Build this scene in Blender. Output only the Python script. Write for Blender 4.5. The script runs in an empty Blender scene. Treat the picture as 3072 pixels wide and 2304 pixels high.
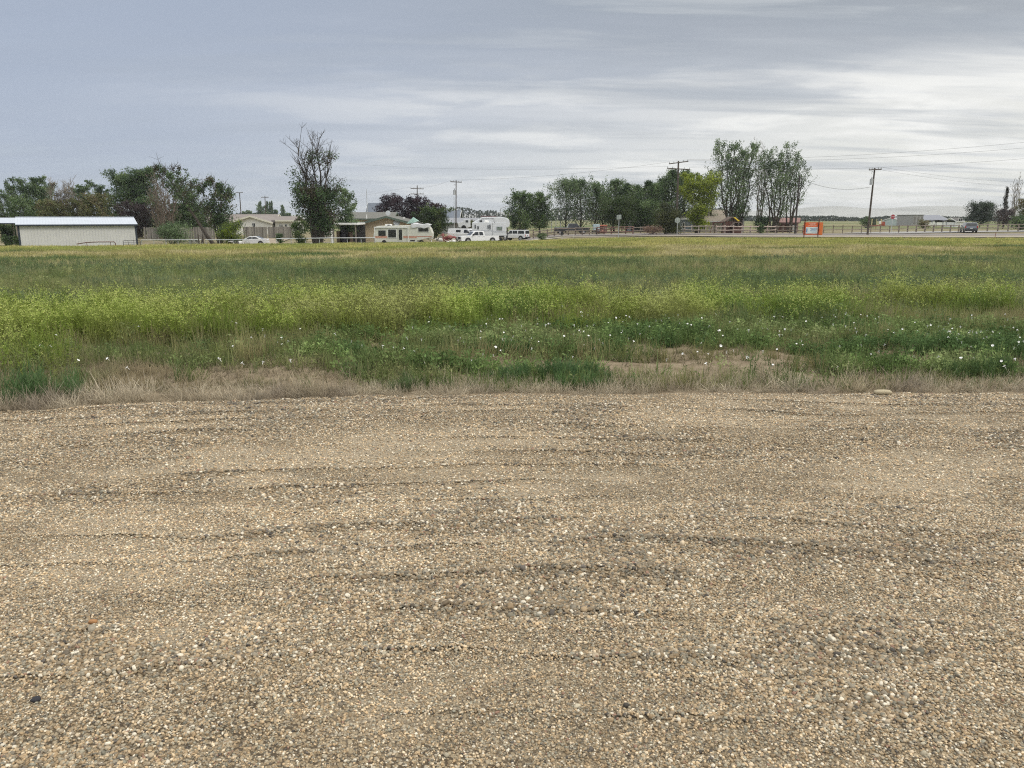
import bpy, math, random
import numpy as np
from mathutils import Vector, Matrix
D = bpy.data
SC = bpy.context.scene
COL = SC.collection
R = math.radians

# ---------------------------------------------------------------- camera
F, PITCH, CAMZ = 2321.0, R(12.1), 1.6
cam = D.objects.new('camera', D.cameras.new('camera'))
COL.objects.link(cam)
cam.location = (0, 0, CAMZ)
cam.rotation_euler = (R(90) - PITCH, 0, 0)
cam.data.sensor_width = 36
cam.data.lens = 36 * F / 3072
cam.data.clip_start, cam.data.clip_end = 0.05, 20000
SC.camera = cam

# ---------------------------------------------------------------- colour management
SC.view_settings.view_transform = 'Standard'
SC.view_settings.look = 'None'
SC.view_settings.exposure = 0.0
SC.view_settings.gamma = 1
SC.render.engine = 'CYCLES'
SC.cycles.use_denoising = False
SC.cycles.pixel_filter_type = 'BLACKMAN_HARRIS'
SC.cycles.filter_width = 1.15
SC.cycles.volume_bounces = 0
SC.cycles.use_adaptive_sampling = False
SC.cycles.max_bounces = 6
SC.cycles.transparent_max_bounces = 8

def lin(r, g, b):
    def f(c):
        c /= 255.0
        return c / 12.92 if c <= 0.04045 else ((c + 0.055) / 1.055) ** 2.4
    return (f(r), f(g), f(b), 1.0)

# ---------------------------------------------------------------- node helper
class N:
    def __init__(s, tree):
        s.t = tree; s.n = tree.nodes; s.l = tree.links
    def new(s, typ, **kw):
        n = s.n.new(typ)
        for k, v in kw.items():
            if k.startswith('_'): setattr(n, k[1:], v)
        return n
    def set(s, sock, v):
        if isinstance(v, bpy.types.NodeSocket): s.l.new(v, sock)
        elif v is not None: sock.default_value = v
    def math(s, op, a, b=None, c=None, clamp=False):
        n = s.n.new('ShaderNodeMath'); n.operation = op; n.use_clamp = clamp
        s.set(n.inputs[0], a)
        if b is not None: s.set(n.inputs[1], b)
        if c is not None: s.set(n.inputs[2], c)
        return n.outputs[0]
    def mix(s, f, a, b, blend='MIX'):
        n = s.n.new('ShaderNodeMix'); n.data_type = 'RGBA'; n.blend_type = blend; n.clamp_factor = True
        s.set(n.inputs[0], f); s.set(n.inputs[6], a); s.set(n.inputs[7], b)
        return n.outputs[2]
    def noise(s, vec, scale, detail=3, rough=0.5, dist=0.0):
        n = s.n.new('ShaderNodeTexNoise')
        s.set(n.inputs['Vector'], vec); n.inputs['Scale'].default_value = scale
        n.inputs['Detail'].default_value = detail; n.inputs['Roughness'].default_value = rough
        n.inputs['Distortion'].default_value = dist
        return n.outputs['Fac']
    def voro(s, vec, scale, feature='F1'):
        n = s.n.new('ShaderNodeTexVoronoi'); n.feature = feature
        s.set(n.inputs['Vector'], vec); n.inputs['Scale'].default_value = scale
        return n
    def smooth(s, x, a, b):
        n = s.n.new('ShaderNodeMapRange'); n.interpolation_type = 'SMOOTHSTEP'
        s.set(n.inputs[0], x); n.inputs[1].default_value = a; n.inputs[2].default_value = b
        n.inputs[3].default_value = 0; n.inputs[4].default_value = 1
        return n.outputs[0]
    def ramp(s, f, pts):
        n = s.n.new('ShaderNodeValToRGB'); s.set(n.inputs[0], f)
        e = n.color_ramp.elements
        while len(e) < len(pts): e.new(0.5)
        for i, (p, c) in enumerate(pts):
            e[i].position = p; e[i].color = c if len(c) == 4 else (*c, 1)
        return n.outputs[0]
    def vmul(s, v, xyz):
        n = s.n.new('ShaderNodeVectorMath'); n.operation = 'MULTIPLY'
        s.set(n.inputs[0], v); n.inputs[1].default_value = xyz
        return n.outputs[0]

# ---------------------------------------------------------------- sky and light
SUN_AZ, SUN_EL = R(112), R(48)          # azimuth clockwise from +Y
world = D.worlds.new('World'); SC.world = world; world.use_nodes = True
w = N(world.node_tree); w.n.clear()
sky = w.new('ShaderNodeTexSky'); sky.sky_type = 'NISHITA'; sky.sun_disc = False
sky.sun_elevation = SUN_EL; sky.sun_rotation = SUN_AZ
tc = w.new('ShaderNodeTexCoord')
sep = w.new('ShaderNodeSeparateXYZ'); w.l.new(tc.outputs['Generated'], sep.inputs[0])
X, Y, Z = sep.outputs
zc = w.math('MAXIMUM', Z, 0.0)
den = w.math('ADD', zc, 0.10)
cmb = w.new('ShaderNodeCombineXYZ')
w.set(cmb.inputs[0], w.math('DIVIDE', X, den)); w.set(cmb.inputs[1], w.math('DIVIDE', Y, den))
P = cmb.outputs[0]
wisp = w.noise(w.vmul(P, (0.50, 1.9, 1)), 1.55, 6, 0.56, 0.35)
big = w.noise(w.vmul(P, (0.35, 0.9, 1)), 0.55, 3, 0.5, 0.4)
patch = w.noise(w.vmul(P, (1.0, 1.25, 1)), 0.75, 6, 0.58, 0.3)
az = w.math('ARCTAN2', X, Y)                     # azimuth from the view axis
el = w.math('ARCSINE', zc)
# the thinner, brighter cloud lies low and to the right
azf = w.smooth(w.math('ADD', az, w.math('MULTIPLY', w.math('SUBTRACT', big, 0.5), 0.5)), -0.55, 0.62)
eld = w.math('ADD', el, w.math('MULTIPLY', w.math('SUBTRACT', wisp, 0.5), 0.16))
left = w.ramp(w.math('MULTIPLY', eld, 3.2), [(0.0, lin(184, 195, 209)), (0.28, lin(176, 187, 205)), (0.85, lin(166, 178, 198))])
right = w.ramp(w.math('MULTIPLY', eld, 3.2), [(0.0, lin(236, 237, 231)), (0.30, lin(240, 240, 235)), (0.44, lin(238, 238, 235)), (0.53, lin(192, 197, 203)), (0.66, lin(170, 176, 184)), (0.85, lin(158, 166, 173))])
deck = w.mix(azf, left, right)
streak = w.smooth(wisp, 0.50, 0.66)
hole = w.smooth(patch, 0.47, 0.60)
lowr = w.math('MULTIPLY', azf, w.math('SUBTRACT', 1.0, w.smooth(el, 0.12, 0.20)))
deck = w.mix(w.math('MULTIPLY', streak, w.math('MULTIPLY', azf, 0.55)), deck, lin(218, 222, 225))
deck = w.mix(w.math('MULTIPLY', hole, w.math('MULTIPLY', lowr, 0.9)), deck, lin(252, 252, 249))
dark = w.smooth(w.noise(w.vmul(P, (0.5, 2.2, 1)), 0.9, 5, 0.55, 0.2), 0.46, 0.66)
deck = w.mix(w.math('MULTIPLY', dark, w.math('ADD', w.math('MULTIPLY', azf, 0.50), 0.12)), deck, lin(168, 176, 186))
# an overcast sky is brighter overhead
zen = w.smooth(Z, 0.26, 0.75)
over = w.mix(zen, deck, (1.74, 1.72, 1.66, 1))
below = w.smooth(Z, -0.10, -0.01)
over = w.mix(below, (0.16, 0.14, 0.10, 1), over)
cl10 = w.mix(1.0, over, (10, 10, 10, 1), 'MULTIPLY')
final = w.mix(0.97, sky.outputs[0], cl10)
bg = w.new('ShaderNodeBackground'); bg.inputs['Strength'].default_value = 0.1
w.l.new(final, bg.inputs['Color'])
wo = w.new('ShaderNodeOutputWorld'); w.l.new(bg.outputs[0], wo.inputs['Surface'])

sun = D.objects.new('sun', D.lights.new('sun', 'SUN')); COL.objects.link(sun)
sun.data.energy = 1.5; sun.data.angle = R(18); sun.data.color = (1, 0.95, 0.87)
sd = Vector((math.sin(SUN_AZ) * math.cos(SUN_EL), math.cos(SUN_AZ) * math.cos(SUN_EL), math.sin(SUN_EL)))
sun.rotation_euler = sd.to_track_quat('Z', 'Y').to_euler()
sun.location = (20, 20, 60)

# ---------------------------------------------------------------- tags and objects
def tag(o, label=None, cat=None, group=None, kind=None):
    if label: o['label'] = label
    if cat: o['category'] = cat
    if group: o['group'] = group
    if kind: o['kind'] = kind
    return o

def thing(name, label, cat, loc, rz=0.0, group=None):
    o = D.objects.new(name, None); COL.objects.link(o)
    o.empty_display_size = 0.3
    o.location = loc; o.rotation_euler = (0, 0, rz)
    return tag(o, label, cat, group)

def copy_tree(o, parent=None):
    c = o.copy(); COL.objects.link(c)
    if parent is not None: c.parent = parent
    for ch in [k for k in D.objects if k.parent == o]:
        copy_tree(ch, c)
    return c

# ---------------------------------------------------------------- picture-to-ground measuring
CP, SP = math.cos(PITCH), math.sin(PITCH)
def at(px, row, y):
    u = (px - 1536) / F; v = (1152 - row) / F
    t = y / (CP + v * SP)
    return Vector((t * u, y, CAMZ + t * (-SP + v * CP)))

def smooth01(t):
    t = np.clip(t, 0, 1); return t * t * (3 - 2 * t)

def terr(x, y):
    """ground height"""
    x = np.asarray(x, float); y = np.asarray(y, float)
    zf = np.interp(x, [-60, -30, -8, 5, 15, 70], [-1.95, -1.9, -1.72, -1.42, -1.18, -1.24])
    near = zf * np.clip((y - 8) / 97.0, 0, 1) ** 1.0
    yard = np.interp(x, [-60, -40, -20, 0, 8, 25], [-2.3, -2.5, -2.4, -2.2, -1.25, -0.88])
    far = np.interp(x, [-60, -15, 0, 60], [-1.7, -1.75, -1.6, -0.7])
    ya = np.interp(x, [-14, -6, 2], [119, 135, 145]); yw = np.interp(x, [-14, -6, 2], [14, 30, 60])
    z = near + (yard - zf) * smooth01((y - 106) / 10.0)
    z = z + (far - yard) * smooth01((y - ya) / yw)
    return z
def tz(x, y): return float(terr(x, y))

def vnoise(x, y, seed=0):
    xi = np.floor(x).astype(np.int64); yi = np.floor(y).astype(np.int64)
    fx = x - xi; fy = y - yi
    fx = fx * fx * (3 - 2 * fx); fy = fy * fy * (3 - 2 * fy)
    def h(a, b):
        n = (a * 374761393 + b * 668265263 + seed * 982451653) & 0x7fffffff
        n = ((n ^ (n >> 13)) * 1274126177) & 0x7fffffff
        return ((n ^ (n >> 16)) & 0xffff) / 65535.0
    return (h(xi, yi) * (1 - fx) + h(xi + 1, yi) * fx) * (1 - fy) + (h(xi, yi + 1) * (1 - fx) + h(xi + 1, yi + 1) * fx) * fy
def fbm(x, y, seed=0, o=4):
    s = 0; a = 0.5; t = 0
    for i in range(o):
        s = s + a * vnoise(x * 2 ** i + 17.3 * i, y * 2 ** i + 9.1 * i, seed + i); t += a; a *= 0.5
    return s / t

# ---------------------------------------------------------------- materials
MATS = {}
def mat(name, col, rough=0.75, metal=0.0, spec=0.35, var=0.0, vscale=3.0, streak=None, bump=0.0, bscale=30.0, coat=0.0):
    if name in MATS: return MATS[name]
    m = D.materials.new(name); m.use_nodes = True; MATS[name] = m
    n = N(m.node_tree); b = n.n['Principled BSDF']
    b.inputs['Roughness'].default_value = rough; b.inputs['Metallic'].default_value = metal
    b.inputs['Specular IOR Level'].default_value = spec
    if coat: b.inputs['Coat Weight'].default_value = coat; b.inputs['Coat Roughness'].default_value = 0.1
    c = col if len(col) == 4 else (*col, 1)
    tcn = n.new('ShaderNodeTexCoord'); oc = tcn.outputs['Object']
    out = None
    if var:
        v = oc if streak is None else n.vmul(oc, streak)
        f = n.noise(v, vscale, 4, 0.6)
        lo = tuple(max(0, k * (1 - var)) for k in c[:3]) + (1,); hi = tuple(min(1, k * (1 + var)) for k in c[:3]) + (1,)
        out = n.ramp(f, [(0.3, lo), (0.7, hi)])
        n.l.new(out, b.inputs['Base Color'])
    else:
        b.inputs['Base Color'].default_value = c
    if bump:
        bn = n.new('ShaderNodeBump'); bn.inputs['Strength'].default_value = bump; bn.inputs['Distance'].default_value = 0.02
        n.set(bn.inputs['Height'], n.noise(oc, bscale, 4, 0.6)); n.l.new(bn.outputs[0], b.inputs['Normal'])
    return m

# ---------------------------------------------------------------- mesh builder
class MB:
    def __init__(s): s.v = []; s.f = []; s.m = []; s.mi = 0
    def add(s, vs, fs):
        o = len(s.v); s.v += [tuple(v) for v in vs]; s.f += [tuple(i + o for i in f) for f in fs]; s.m += [s.mi] * len(fs); return s
    def box(s, x0, x1, y0, y1, z0, z1):
        return s.add([(x0, y0, z0), (x1, y0, z0), (x1, y1, z0), (x0, y1, z0), (x0, y0, z1), (x1, y0, z1), (x1, y1, z1), (x0, y1, z1)],
                     [(0, 3, 2, 1), (4, 5, 6, 7), (0, 1, 5, 4), (1, 2, 6, 5), (2, 3, 7, 6), (3, 0, 4, 7)])
    def tube(s, pts, rads, n=6, cap=True):
        pts = [Vector(p) for p in pts]
        if not hasattr(rads, '__len__'): rads = [rads] * len(pts)
        vs = []; k = len(pts)
        for i, p in enumerate(pts):
            d = (pts[min(i + 1, k - 1)] - pts[max(i - 1, 0)])
            if d.length < 1e-9: d = Vector((0, 0, 1))
            d.normalize()
            a = d.cross(Vector((0, 0, 1)) if abs(d.z) < 0.9 else Vector((1, 0, 0))).normalized(); b = d.cross(a)
            for j in range(n):
                t = 2 * math.pi * j / n
                vs.append(p + (a * math.cos(t) + b * math.sin(t)) * rads[i])
        fs = [(i * n + j, i * n + (j + 1) % n, (i + 1) * n + (j + 1) % n, (i + 1) * n + j) for i in range(k - 1) for j in range(n)]
        if cap: fs += [tuple(range(n))[::-1], tuple((k - 1) * n + j for j in range(n))]
        return s.add(vs, fs)
    def prism(s, prof, y0, y1, axis='y'):
        """profile in (x,z) extruded along y (or profile in (y,z) extruded along x)"""
        n = len(prof)
        if axis == 'y': vs = [(a, y0, b) for a, b in prof] + [(a, y1, b) for a, b in prof]
        else: vs = [(y0, a, b) for a, b in prof] + [(y1, a, b) for a, b in prof]
        return s.add(vs, [tuple(range(n)), tuple(range(2 * n - 1, n - 1, -1))] + [((i + 1) % n, i, i + n, (i + 1) % n + n) for i in range(n)])
    def disc(s, c, r, axis, t, n=16, r2=None):
        """short cylinder"""
        c = Vector(c); ax = Vector(axis).normalized()
        return s.tube([c - ax * t / 2, c + ax * t / 2], [r, r if r2 is None else r2], n)
    def ball(s, c, rx, ry, rz, nu=8, nv=6):
        vs = []; fs = []
        for i in range(nv + 1):
            ph = math.pi * i / nv
            for j in range(nu):
                th = 2 * math.pi * j / nu
                vs.append((c[0] + rx * math.sin(ph) * math.cos(th), c[1] + ry * math.sin(ph) * math.sin(th), c[2] + rz * math.cos(ph)))
        for i in range(nv):
            for j in range(nu):
                fs.append((i * nu + j, (i + 1) * nu + j, (i + 1) * nu + (j + 1) % nu, i * nu + (j + 1) % nu))
        return s.add(vs, fs)
    def build(s, name, m, parent=None, bevel=0.0, smooth=False, loc=None):
        me = D.meshes.new(name); me.from_pydata(s.v, [], s.f)
        ms = m if isinstance(m, (list, tuple)) else [m]
        for k in ms: me.materials.append(k)
        if len(ms) > 1: me.polygons.foreach_set('material_index', s.m)
        me.validate(); me.update()
        import bmesh
        bm = bmesh.new(); bm.from_mesh(me); bmesh.ops.recalc_face_normals(bm, faces=bm.faces); bm.to_mesh(me); bm.free()
        if smooth: me.polygons.foreach_set('use_smooth', [True] * len(me.polygons))
        o = D.objects.new(name, me); COL.objects.link(o)
        if parent is not None: o.parent = parent
        if loc is not None: o.location = loc
        if bevel:
            b = o.modifiers.new('bevel', 'BEVEL'); b.width = bevel; b.segments = 2; b.limit_method = 'ANGLE'
        return o

def np_mesh(name, verts, faces, material, parent=None, col=None, smooth=False, link=True):
    """verts (n,3), faces (m,k) uniform"""
    me = D.meshes.new(name)
    nv = len(verts); nf, k = faces.shape
    me.vertices.add(nv); me.vertices.foreach_set('co', np.ascontiguousarray(verts, dtype=np.float32).ravel())
    me.loops.add(nf * k); me.loops.foreach_set('vertex_index', np.ascontiguousarray(faces, dtype=np.int32).ravel())
    me.polygons.add(nf); me.polygons.foreach_set('loop_start', np.arange(0, nf * k, k, dtype=np.int32))
    if smooth: me.polygons.foreach_set('use_smooth', np.ones(nf, dtype=bool))
    me.update(calc_edges=True)
    if col is not None:
        a = me.attributes.new('tint', 'FLOAT_COLOR', 'POINT'); a.data.foreach_set('color', np.ascontiguousarray(col, dtype=np.float32).ravel())
    for m in (material if isinstance(material, (list, tuple)) else [material]):
        if m: me.materials.append(m)
    o = D.objects.new(name, me)
    if link: COL.objects.link(o)
    if parent is not None: o.parent = parent
    return o

def grid_sheet(name, xs, ys, zfun, material, kind='structure'):
    XX, YY = np.meshgrid(xs, ys)
    ZZ = zfun(XX, YY)
    nx = len(xs); ny = len(ys)
    v = np.stack([XX.ravel(), YY.ravel(), ZZ.ravel()], 1)
    i = np.arange(nx - 1)[None, :] + nx * np.arange(ny - 1)[:, None]; i = i.ravel()
    f = np.stack([i, i + 1, i + nx + 1, i + nx], 1)
    o = np_mesh(name, v, f, material, smooth=True)
    o['kind'] = kind
    return o

# ---------------------------------------------------------------- scatter ("stuff") by geometry nodes on a point cloud
def scatter(name, protos, pos, rot, scl, idx, col, label, cat='ground cover'):
    pc = D.collections.new('proto_' + name)
    for i, p in enumerate(protos):
        p.name = '%s_shape_%02d' % (name, i); pc.objects.link(p)
    me = D.meshes.new(name); n = len(pos)
    me.vertices.add(n); me.vertices.foreach_set('co', np.ascontiguousarray(pos, dtype=np.float32).ravel())
    def attr(nm, typ, key, data):
        a = me.attributes.new(nm, typ, 'POINT'); a.data.foreach_set(key, np.ascontiguousarray(data).ravel())
    attr('rot', 'FLOAT_VECTOR', 'vector', rot.astype(np.float32)); attr('scl', 'FLOAT_VECTOR', 'vector', scl.astype(np.float32))
    attr('idx', 'INT', 'value', idx.astype(np.int32)); attr('icol', 'FLOAT_COLOR', 'color', col.astype(np.float32))
    o = D.objects.new(name, me); COL.objects.link(o)
    tag(o, label, cat, kind='stuff')
    g = D.node_groups.new('scatter_' + name, 'GeometryNodeTree')
    g.interface.new_socket('Geometry', in_out='INPUT', socket_type='NodeSocketGeometry')
    g.interface.new_socket('Geometry', in_out='OUTPUT', socket_type='NodeSocketGeometry')
    gi = g.nodes.new('NodeGroupInput'); go = g.nodes.new('NodeGroupOutput')
    ci = g.nodes.new('GeometryNodeCollectionInfo'); ci.inputs['Collection'].default_value = pc
    ci.inputs['Separate Children'].default_value = True; ci.inputs['Reset Children'].default_value = True
    ip = g.nodes.new('GeometryNodeInstanceOnPoints'); ip.inputs['Pick Instance'].default_value = True
    def na(nm, typ):
        a = g.nodes.new('GeometryNodeInputNamedAttribute'); a.data_type = typ; a.inputs['Name'].default_value = nm
        return [q for q in a.outputs if q.enabled][0]
    e2r = g.nodes.new('FunctionNodeEulerToRotation')
    g.links.new(na('rot', 'FLOAT_VECTOR'), e2r.inputs[0])
    g.links.new(gi.outputs[0], ip.inputs['Points']); g.links.new(ci.outputs[0], ip.inputs['Instance'])
    g.links.new(na('idx', 'INT'), ip.inputs['Instance Index']); g.links.new(e2r.outputs[0], ip.inputs['Rotation'])
    g.links.new(na('scl', 'FLOAT_VECTOR'), ip.inputs['Scale']); g.links.new(ip.outputs[0], go.inputs[0])
    md = o.modifiers.new('scatter', 'NODES'); md.node_group = g
    return o

def plant_mat(name, trans=0.35, rough=0.6):
    """leaf material taking its colour from each instance, varied along the blade by 'tint'"""
    m = D.materials.new(name); m.use_nodes = True; n = N(m.node_tree); b = n.n['Principled BSDF']
    a = n.new('ShaderNodeAttribute'); a.attribute_type = 'INSTANCER'; a.attribute_name = 'icol'
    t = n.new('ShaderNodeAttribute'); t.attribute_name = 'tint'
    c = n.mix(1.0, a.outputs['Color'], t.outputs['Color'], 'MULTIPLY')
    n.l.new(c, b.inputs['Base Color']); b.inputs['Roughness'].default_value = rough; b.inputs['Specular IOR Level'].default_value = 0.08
    tr = n.new('ShaderNodeBsdfTranslucent'); n.l.new(c, tr.inputs['Color'])
    ms = n.new('ShaderNodeMixShader'); ms.inputs[0].default_value = trans
    n.l.new(b.outputs[0], ms.inputs[1]); n.l.new(tr.outputs[0], ms.inputs[2])
    n.l.new(ms.outputs[0], n.n['Material Output'].inputs['Surface'])
    return m
# ================================================================ GROUND
rng = np.random.default_rng(7)

def ground_mat():
    m = D.materials.new('field_soil'); m.use_nodes = True; n = N(m.node_tree); b = n.n['Principled BSDF']
    g = n.new('ShaderNodeNewGeometry'); p = g.outputs['Position']
    sp = n.new('ShaderNodeSeparateXYZ'); n.l.new(p, sp.inputs[0])
    soil = n.ramp(n.noise(p, 6, 5, 0.65), [(0.3, (0.15, 0.115, 0.075)), (0.5, (0.22, 0.175, 0.12)), (0.72, (0.30, 0.245, 0.17))])
    green = n.ramp(n.noise(p, 0.35, 5, 0.6), [(0.3, (0.075, 0.095, 0.035)), (0.5, (0.12, 0.13, 0.045)), (0.7, (0.17, 0.155, 0.07))])
    f = n.smooth(n.math('ADD', sp.outputs[1], n.math('MULTIPLY', n.math('SUBTRACT', n.noise(p, 0.9, 4), 0.5), 4.0)), 9.5, 12.5)
    c = n.mix(f, soil, green)
    yard = n.ramp(n.noise(p, 0.5, 5, 0.65), [(0.35, (0.13, 0.125, 0.055)), (0.6, (0.26, 0.22, 0.15)), (0.75, (0.33, 0.29, 0.22))])
    c = n.mix(n.smooth(sp.outputs[1], 106, 116), c, yard)
    far = n.ramp(n.noise(n.vmul(p, (0.3, 1, 1)), 0.02, 4, 0.6), [(0.4, (0.10, 0.13, 0.05)), (0.6, (0.22, 0.20, 0.11))])
    c = n.mix(n.smooth(sp.outputs[1], 150, 220), c, far)
    n.l.new(c, b.inputs['Base Color']); b.inputs['Roughness'].default_value = 0.95; b.inputs['Specular IOR Level'].default_value = 0.1
    bn = n.new('ShaderNodeBump'); bn.inputs['Strength'].default_value = 0.7; bn.inputs['Distance'].default_value = 0.03
    n.set(bn.inputs['Height'], n.noise(p, 25, 6, 0.7)); n.l.new(bn.outputs[0], b.inputs['Normal'])
    return m

def soilbump(x, y):
    fade = np.clip((y - 6) / 1.5, 0, 1) * np.clip((40 - y) / 15, 0, 1)
    return (fbm(x * 1.3, y * 1.3, 5) - 0.5) * 0.22 * fade * np.clip((y - 7) / 2, 0.25, 1)
def edge_y(x):
    x = np.asarray(x, float)
    return np.interp(x, [-14, -5.2, -4.2, -3.2, -2.0, -1.0, 0.5, 2.5, 4.0, 5.5, 14],
                     [4.9, 6.2, 6.42, 6.62, 6.83, 6.97, 7.03, 7.06, 7.08, 6.98, 6.6]) + (vnoise(x * 3, x * 0 + 1, 3) - 0.5) * 0.10
def geo(a, b, n): return np.exp(np.linspace(math.log(a), math.log(b), n))
xs = np.concatenate([-geo(14, 3300, 60)[::-1], np.linspace(-13.8, 13.8, 185), geo(14, 3300, 60)])
ys = np.concatenate([-geo(3, 3300, 25)[::-1], np.linspace(-2, 5.5, 12), np.linspace(5.7, 16, 75), geo(16.3, 3300, 90)])
grid_sheet('ground', xs, ys, lambda x, y: terr(x, y) + soilbump(x, y) - 0.02 - 0.14 * np.clip((edge_y(x) - 0.12 - y) / 0.3, 0, 1), ground_mat())

# ---------------- gravel pad
def furrow(x, y):
    """long, shallow, slightly curved rake lines: 1 on the crest, 0 between"""
    ph = y * 3.1 + 0.055 * (x - 0.3) ** 2 * (0.6 + 0.1 * y) + (fbm(x * 0.40 + 9, y * 0.35 + 4, 25, 3) - 0.5) * 1.5 + (vnoise(x * 3, y * 3, 27) - 0.5) * 0.14
    s = np.abs((ph % 1.0) - 0.5) * 2
    s = np.clip((s - 0.60) / 0.40, 0, 1) ** 1.2
    return s * np.clip((fbm(x * 0.7 + 2, y * 1.9 + 6, 26, 3) - 0.36) * 5, 0, 1)
def gz(x, y):
    rut = (fbm(x * 0.45 + 3, y * 1.6, 21, 3) - 0.5) * 0.11 + 0.015 * furrow(x, y)
    return rut * np.clip((7.0 - y) / 0.7, 0, 1) + (fbm(x * 5, y * 9, 23, 2) - 0.5) * 0.012

PEB = [(0.44, 0.345, 0.225), (0.40, 0.31, 0.20), (0.33, 0.25, 0.155), (0.50, 0.41, 0.28), (0.30, 0.24, 0.16), (0.58, 0.50, 0.38),
       (0.24, 0.21, 0.165), (0.36, 0.31, 0.23), (0.38, 0.36, 0.29), (0.26, 0.26, 0.22)]
def sandy(x, y):
    """where the fines lie open between the stones"""
    f = fbm(x * 0.55 + 13, y * 1.25 + 5, 45, 4) * 0.65 + fbm(x * 1.9, y * 3.6, 46, 3) * 0.35
    return np.clip((f - 0.50) * 7, 0, 1) * (1 - furrow(x, y) * 0.7)
def gravel_mat():
    m = D.materials.new('gravel_bed'); m.use_nodes = True; n = N(m.node_tree); b = n.n['Principled BSDF']
    g = n.new('ShaderNodeNewGeometry'); p = g.outputs['Position']
    pw = n.new('ShaderNodeVectorMath'); pw.operation = 'ADD'
    nt = n.new('ShaderNodeTexNoise'); n.l.new(p, nt.inputs['Vector']); nt.inputs['Scale'].default_value = 60
    sc = n.new('ShaderNodeVectorMath'); sc.operation = 'SCALE'; n.l.new(nt.outputs['Color'], sc.inputs[0]); sc.inputs['Scale'].default_value = 0.012
    n.l.new(p, pw.inputs[0]); n.l.new(sc.outputs[0], pw.inputs[1]); q = pw.outputs[0]
    def stones(scale):
        v = n.voro(q, scale)
        hs = n.new('ShaderNodeSeparateColor'); n.l.new(v.outputs['Color'], hs.inputs[0])
        c = n.ramp(hs.outputs[0], [(0.0, (0.13, 0.115, 0.09)), (0.12, (0.27, 0.205, 0.125)), (0.40, (0.38, 0.295, 0.185)), (0.72, (0.45, 0.36, 0.235)), (0.9, (0.52, 0.44, 0.31)), (1.0, (0.62, 0.56, 0.45))])
        gap = n.smooth(v.outputs['Distance'], 0.42, 0.70)
        c = n.mix(n.math('MULTIPLY', gap, 0.9), c, (0.075, 0.055, 0.035, 1))  # shade between the stones is put into the bed colour
        return c, v.outputs['Distance']
    c1, d1 = stones(75); c2, d2 = stones(150)
    fine = n.smooth(n.noise(n.vmul(p, (0.5, 1.3, 1)), 1.1, 4, 0.6), 0.42, 0.60)
    c = n.mix(fine, c1, c2)
    tone = n.ramp(n.noise(n.vmul(p, (0.6, 1.2, 1)), 0.8, 5, 0.6), [(0.3, (0.62, 0.63, 0.64)), (0.7, (0.84, 0.83, 0.81))])  # whole bed toned down, standing in for shade beneath the loose pebbles
    c = n.mix(1.0, c, tone, 'MULTIPLY')
    sa = n.new('ShaderNodeAttribute'); sa.attribute_name = 'tint'
    sv = n.voro(q, 230); sh = n.new('ShaderNodeSeparateColor'); n.l.new(sv.outputs['Color'], sh.inputs[0])
    sand = n.ramp(sh.outputs[1], [(0.0, (0.10, 0.08, 0.055)), (0.25, (0.28, 0.225, 0.15)), (0.7, (0.42, 0.345, 0.24)), (1.0, (0.58, 0.50, 0.38))])
    c = n.mix(n.math('MULTIPLY', sa.outputs['Fac'], 0.62), c, sand)
    n.l.new(c, b.inputs['Base Color']); b.inputs['Roughness'].default_value = 0.85; b.inputs['Specular IOR Level'].default_value = 0.25
    bn = n.new('ShaderNodeBump'); bn.inputs['Strength'].default_value = 0.8; bn.inputs['Distance'].default_value = 0.008; bn.invert = True
    n.set(bn.inputs['Height'], d1); n.l.new(bn.outputs[0], b.inputs['Normal'])
    return m
gx = np.concatenate([-geo(7, 60, 14)[::-1], np.linspace(-6.9, 6.9, 231), geo(7, 60, 14)])
ts = np.concatenate([[-40, -20, -10, -5, -2, 0], np.linspace(0.6, 7.2, 150) ])
XX, TT = np.meshgrid(gx, ts)
YY = np.where(TT < 5.0, TT, 5.0 + (TT - 5.0) / 2.2 * (edge_y(XX) - 5.0))
ZZ = gz(XX, YY)
ZZ[-1] = -0.06
v = np.stack([XX.ravel(), YY.ravel(), ZZ.ravel()], 1); nx = len(gx)
i = (np.arange(nx - 1)[None, :] + nx * np.arange(len(ts) - 1)[:, None]).ravel()
gp = np_mesh('gravel_pad', v, np.stack([i, i + 1, i + nx + 1, i + nx], 1), gravel_mat(), smooth=True, col=np.repeat(sandy(XX.ravel(), YY.ravel())[:, None], 4, 1)); gp['kind'] = 'structure'

# ---------------- pebbles
def pebble(seed, sub=2):
    import bmesh
    bm = bmesh.new(); bmesh.ops.create_icosphere(bm, subdivisions=sub, radius=0.5)
    r = random.Random(seed); ph = [r.uniform(0, 6) for _ in range(6)]; am = r.uniform(0.06, 0.16)
    ex, ey, ez = r.uniform(0.8, 1.25), r.uniform(0.65, 1.0), r.uniform(0.45, 0.75)
    for q in bm.verts:
        c = q.co.normalized()
        k = 1 + am * (math.sin(3 * c.x + ph[0]) * math.sin(4 * c.y + ph[1]) + 0.8 * math.sin(5 * c.z + ph[2]) * math.sin(3 * c.y + ph[3]))
        if seed % 3 == 0: c = Vector([math.copysign(abs(t) ** 0.7, t) for t in c])
        q.co = Vector((c.x * ex, c.y * ey, c.z * ez)) * 0.5 * k
    me = D.meshes.new('pebble'); bm.to_mesh(me); bm.free()
    me.polygons.foreach_set('use_smooth', [True] * len(me.polygons))
    me.materials.append(PEBM)
    return D.objects.new('pebble', me)
PEBM = D.materials.new('pebble_stone'); PEBM.use_nodes = True
n = N(PEBM.node_tree); b = n.n['Principled BSDF']
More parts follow.
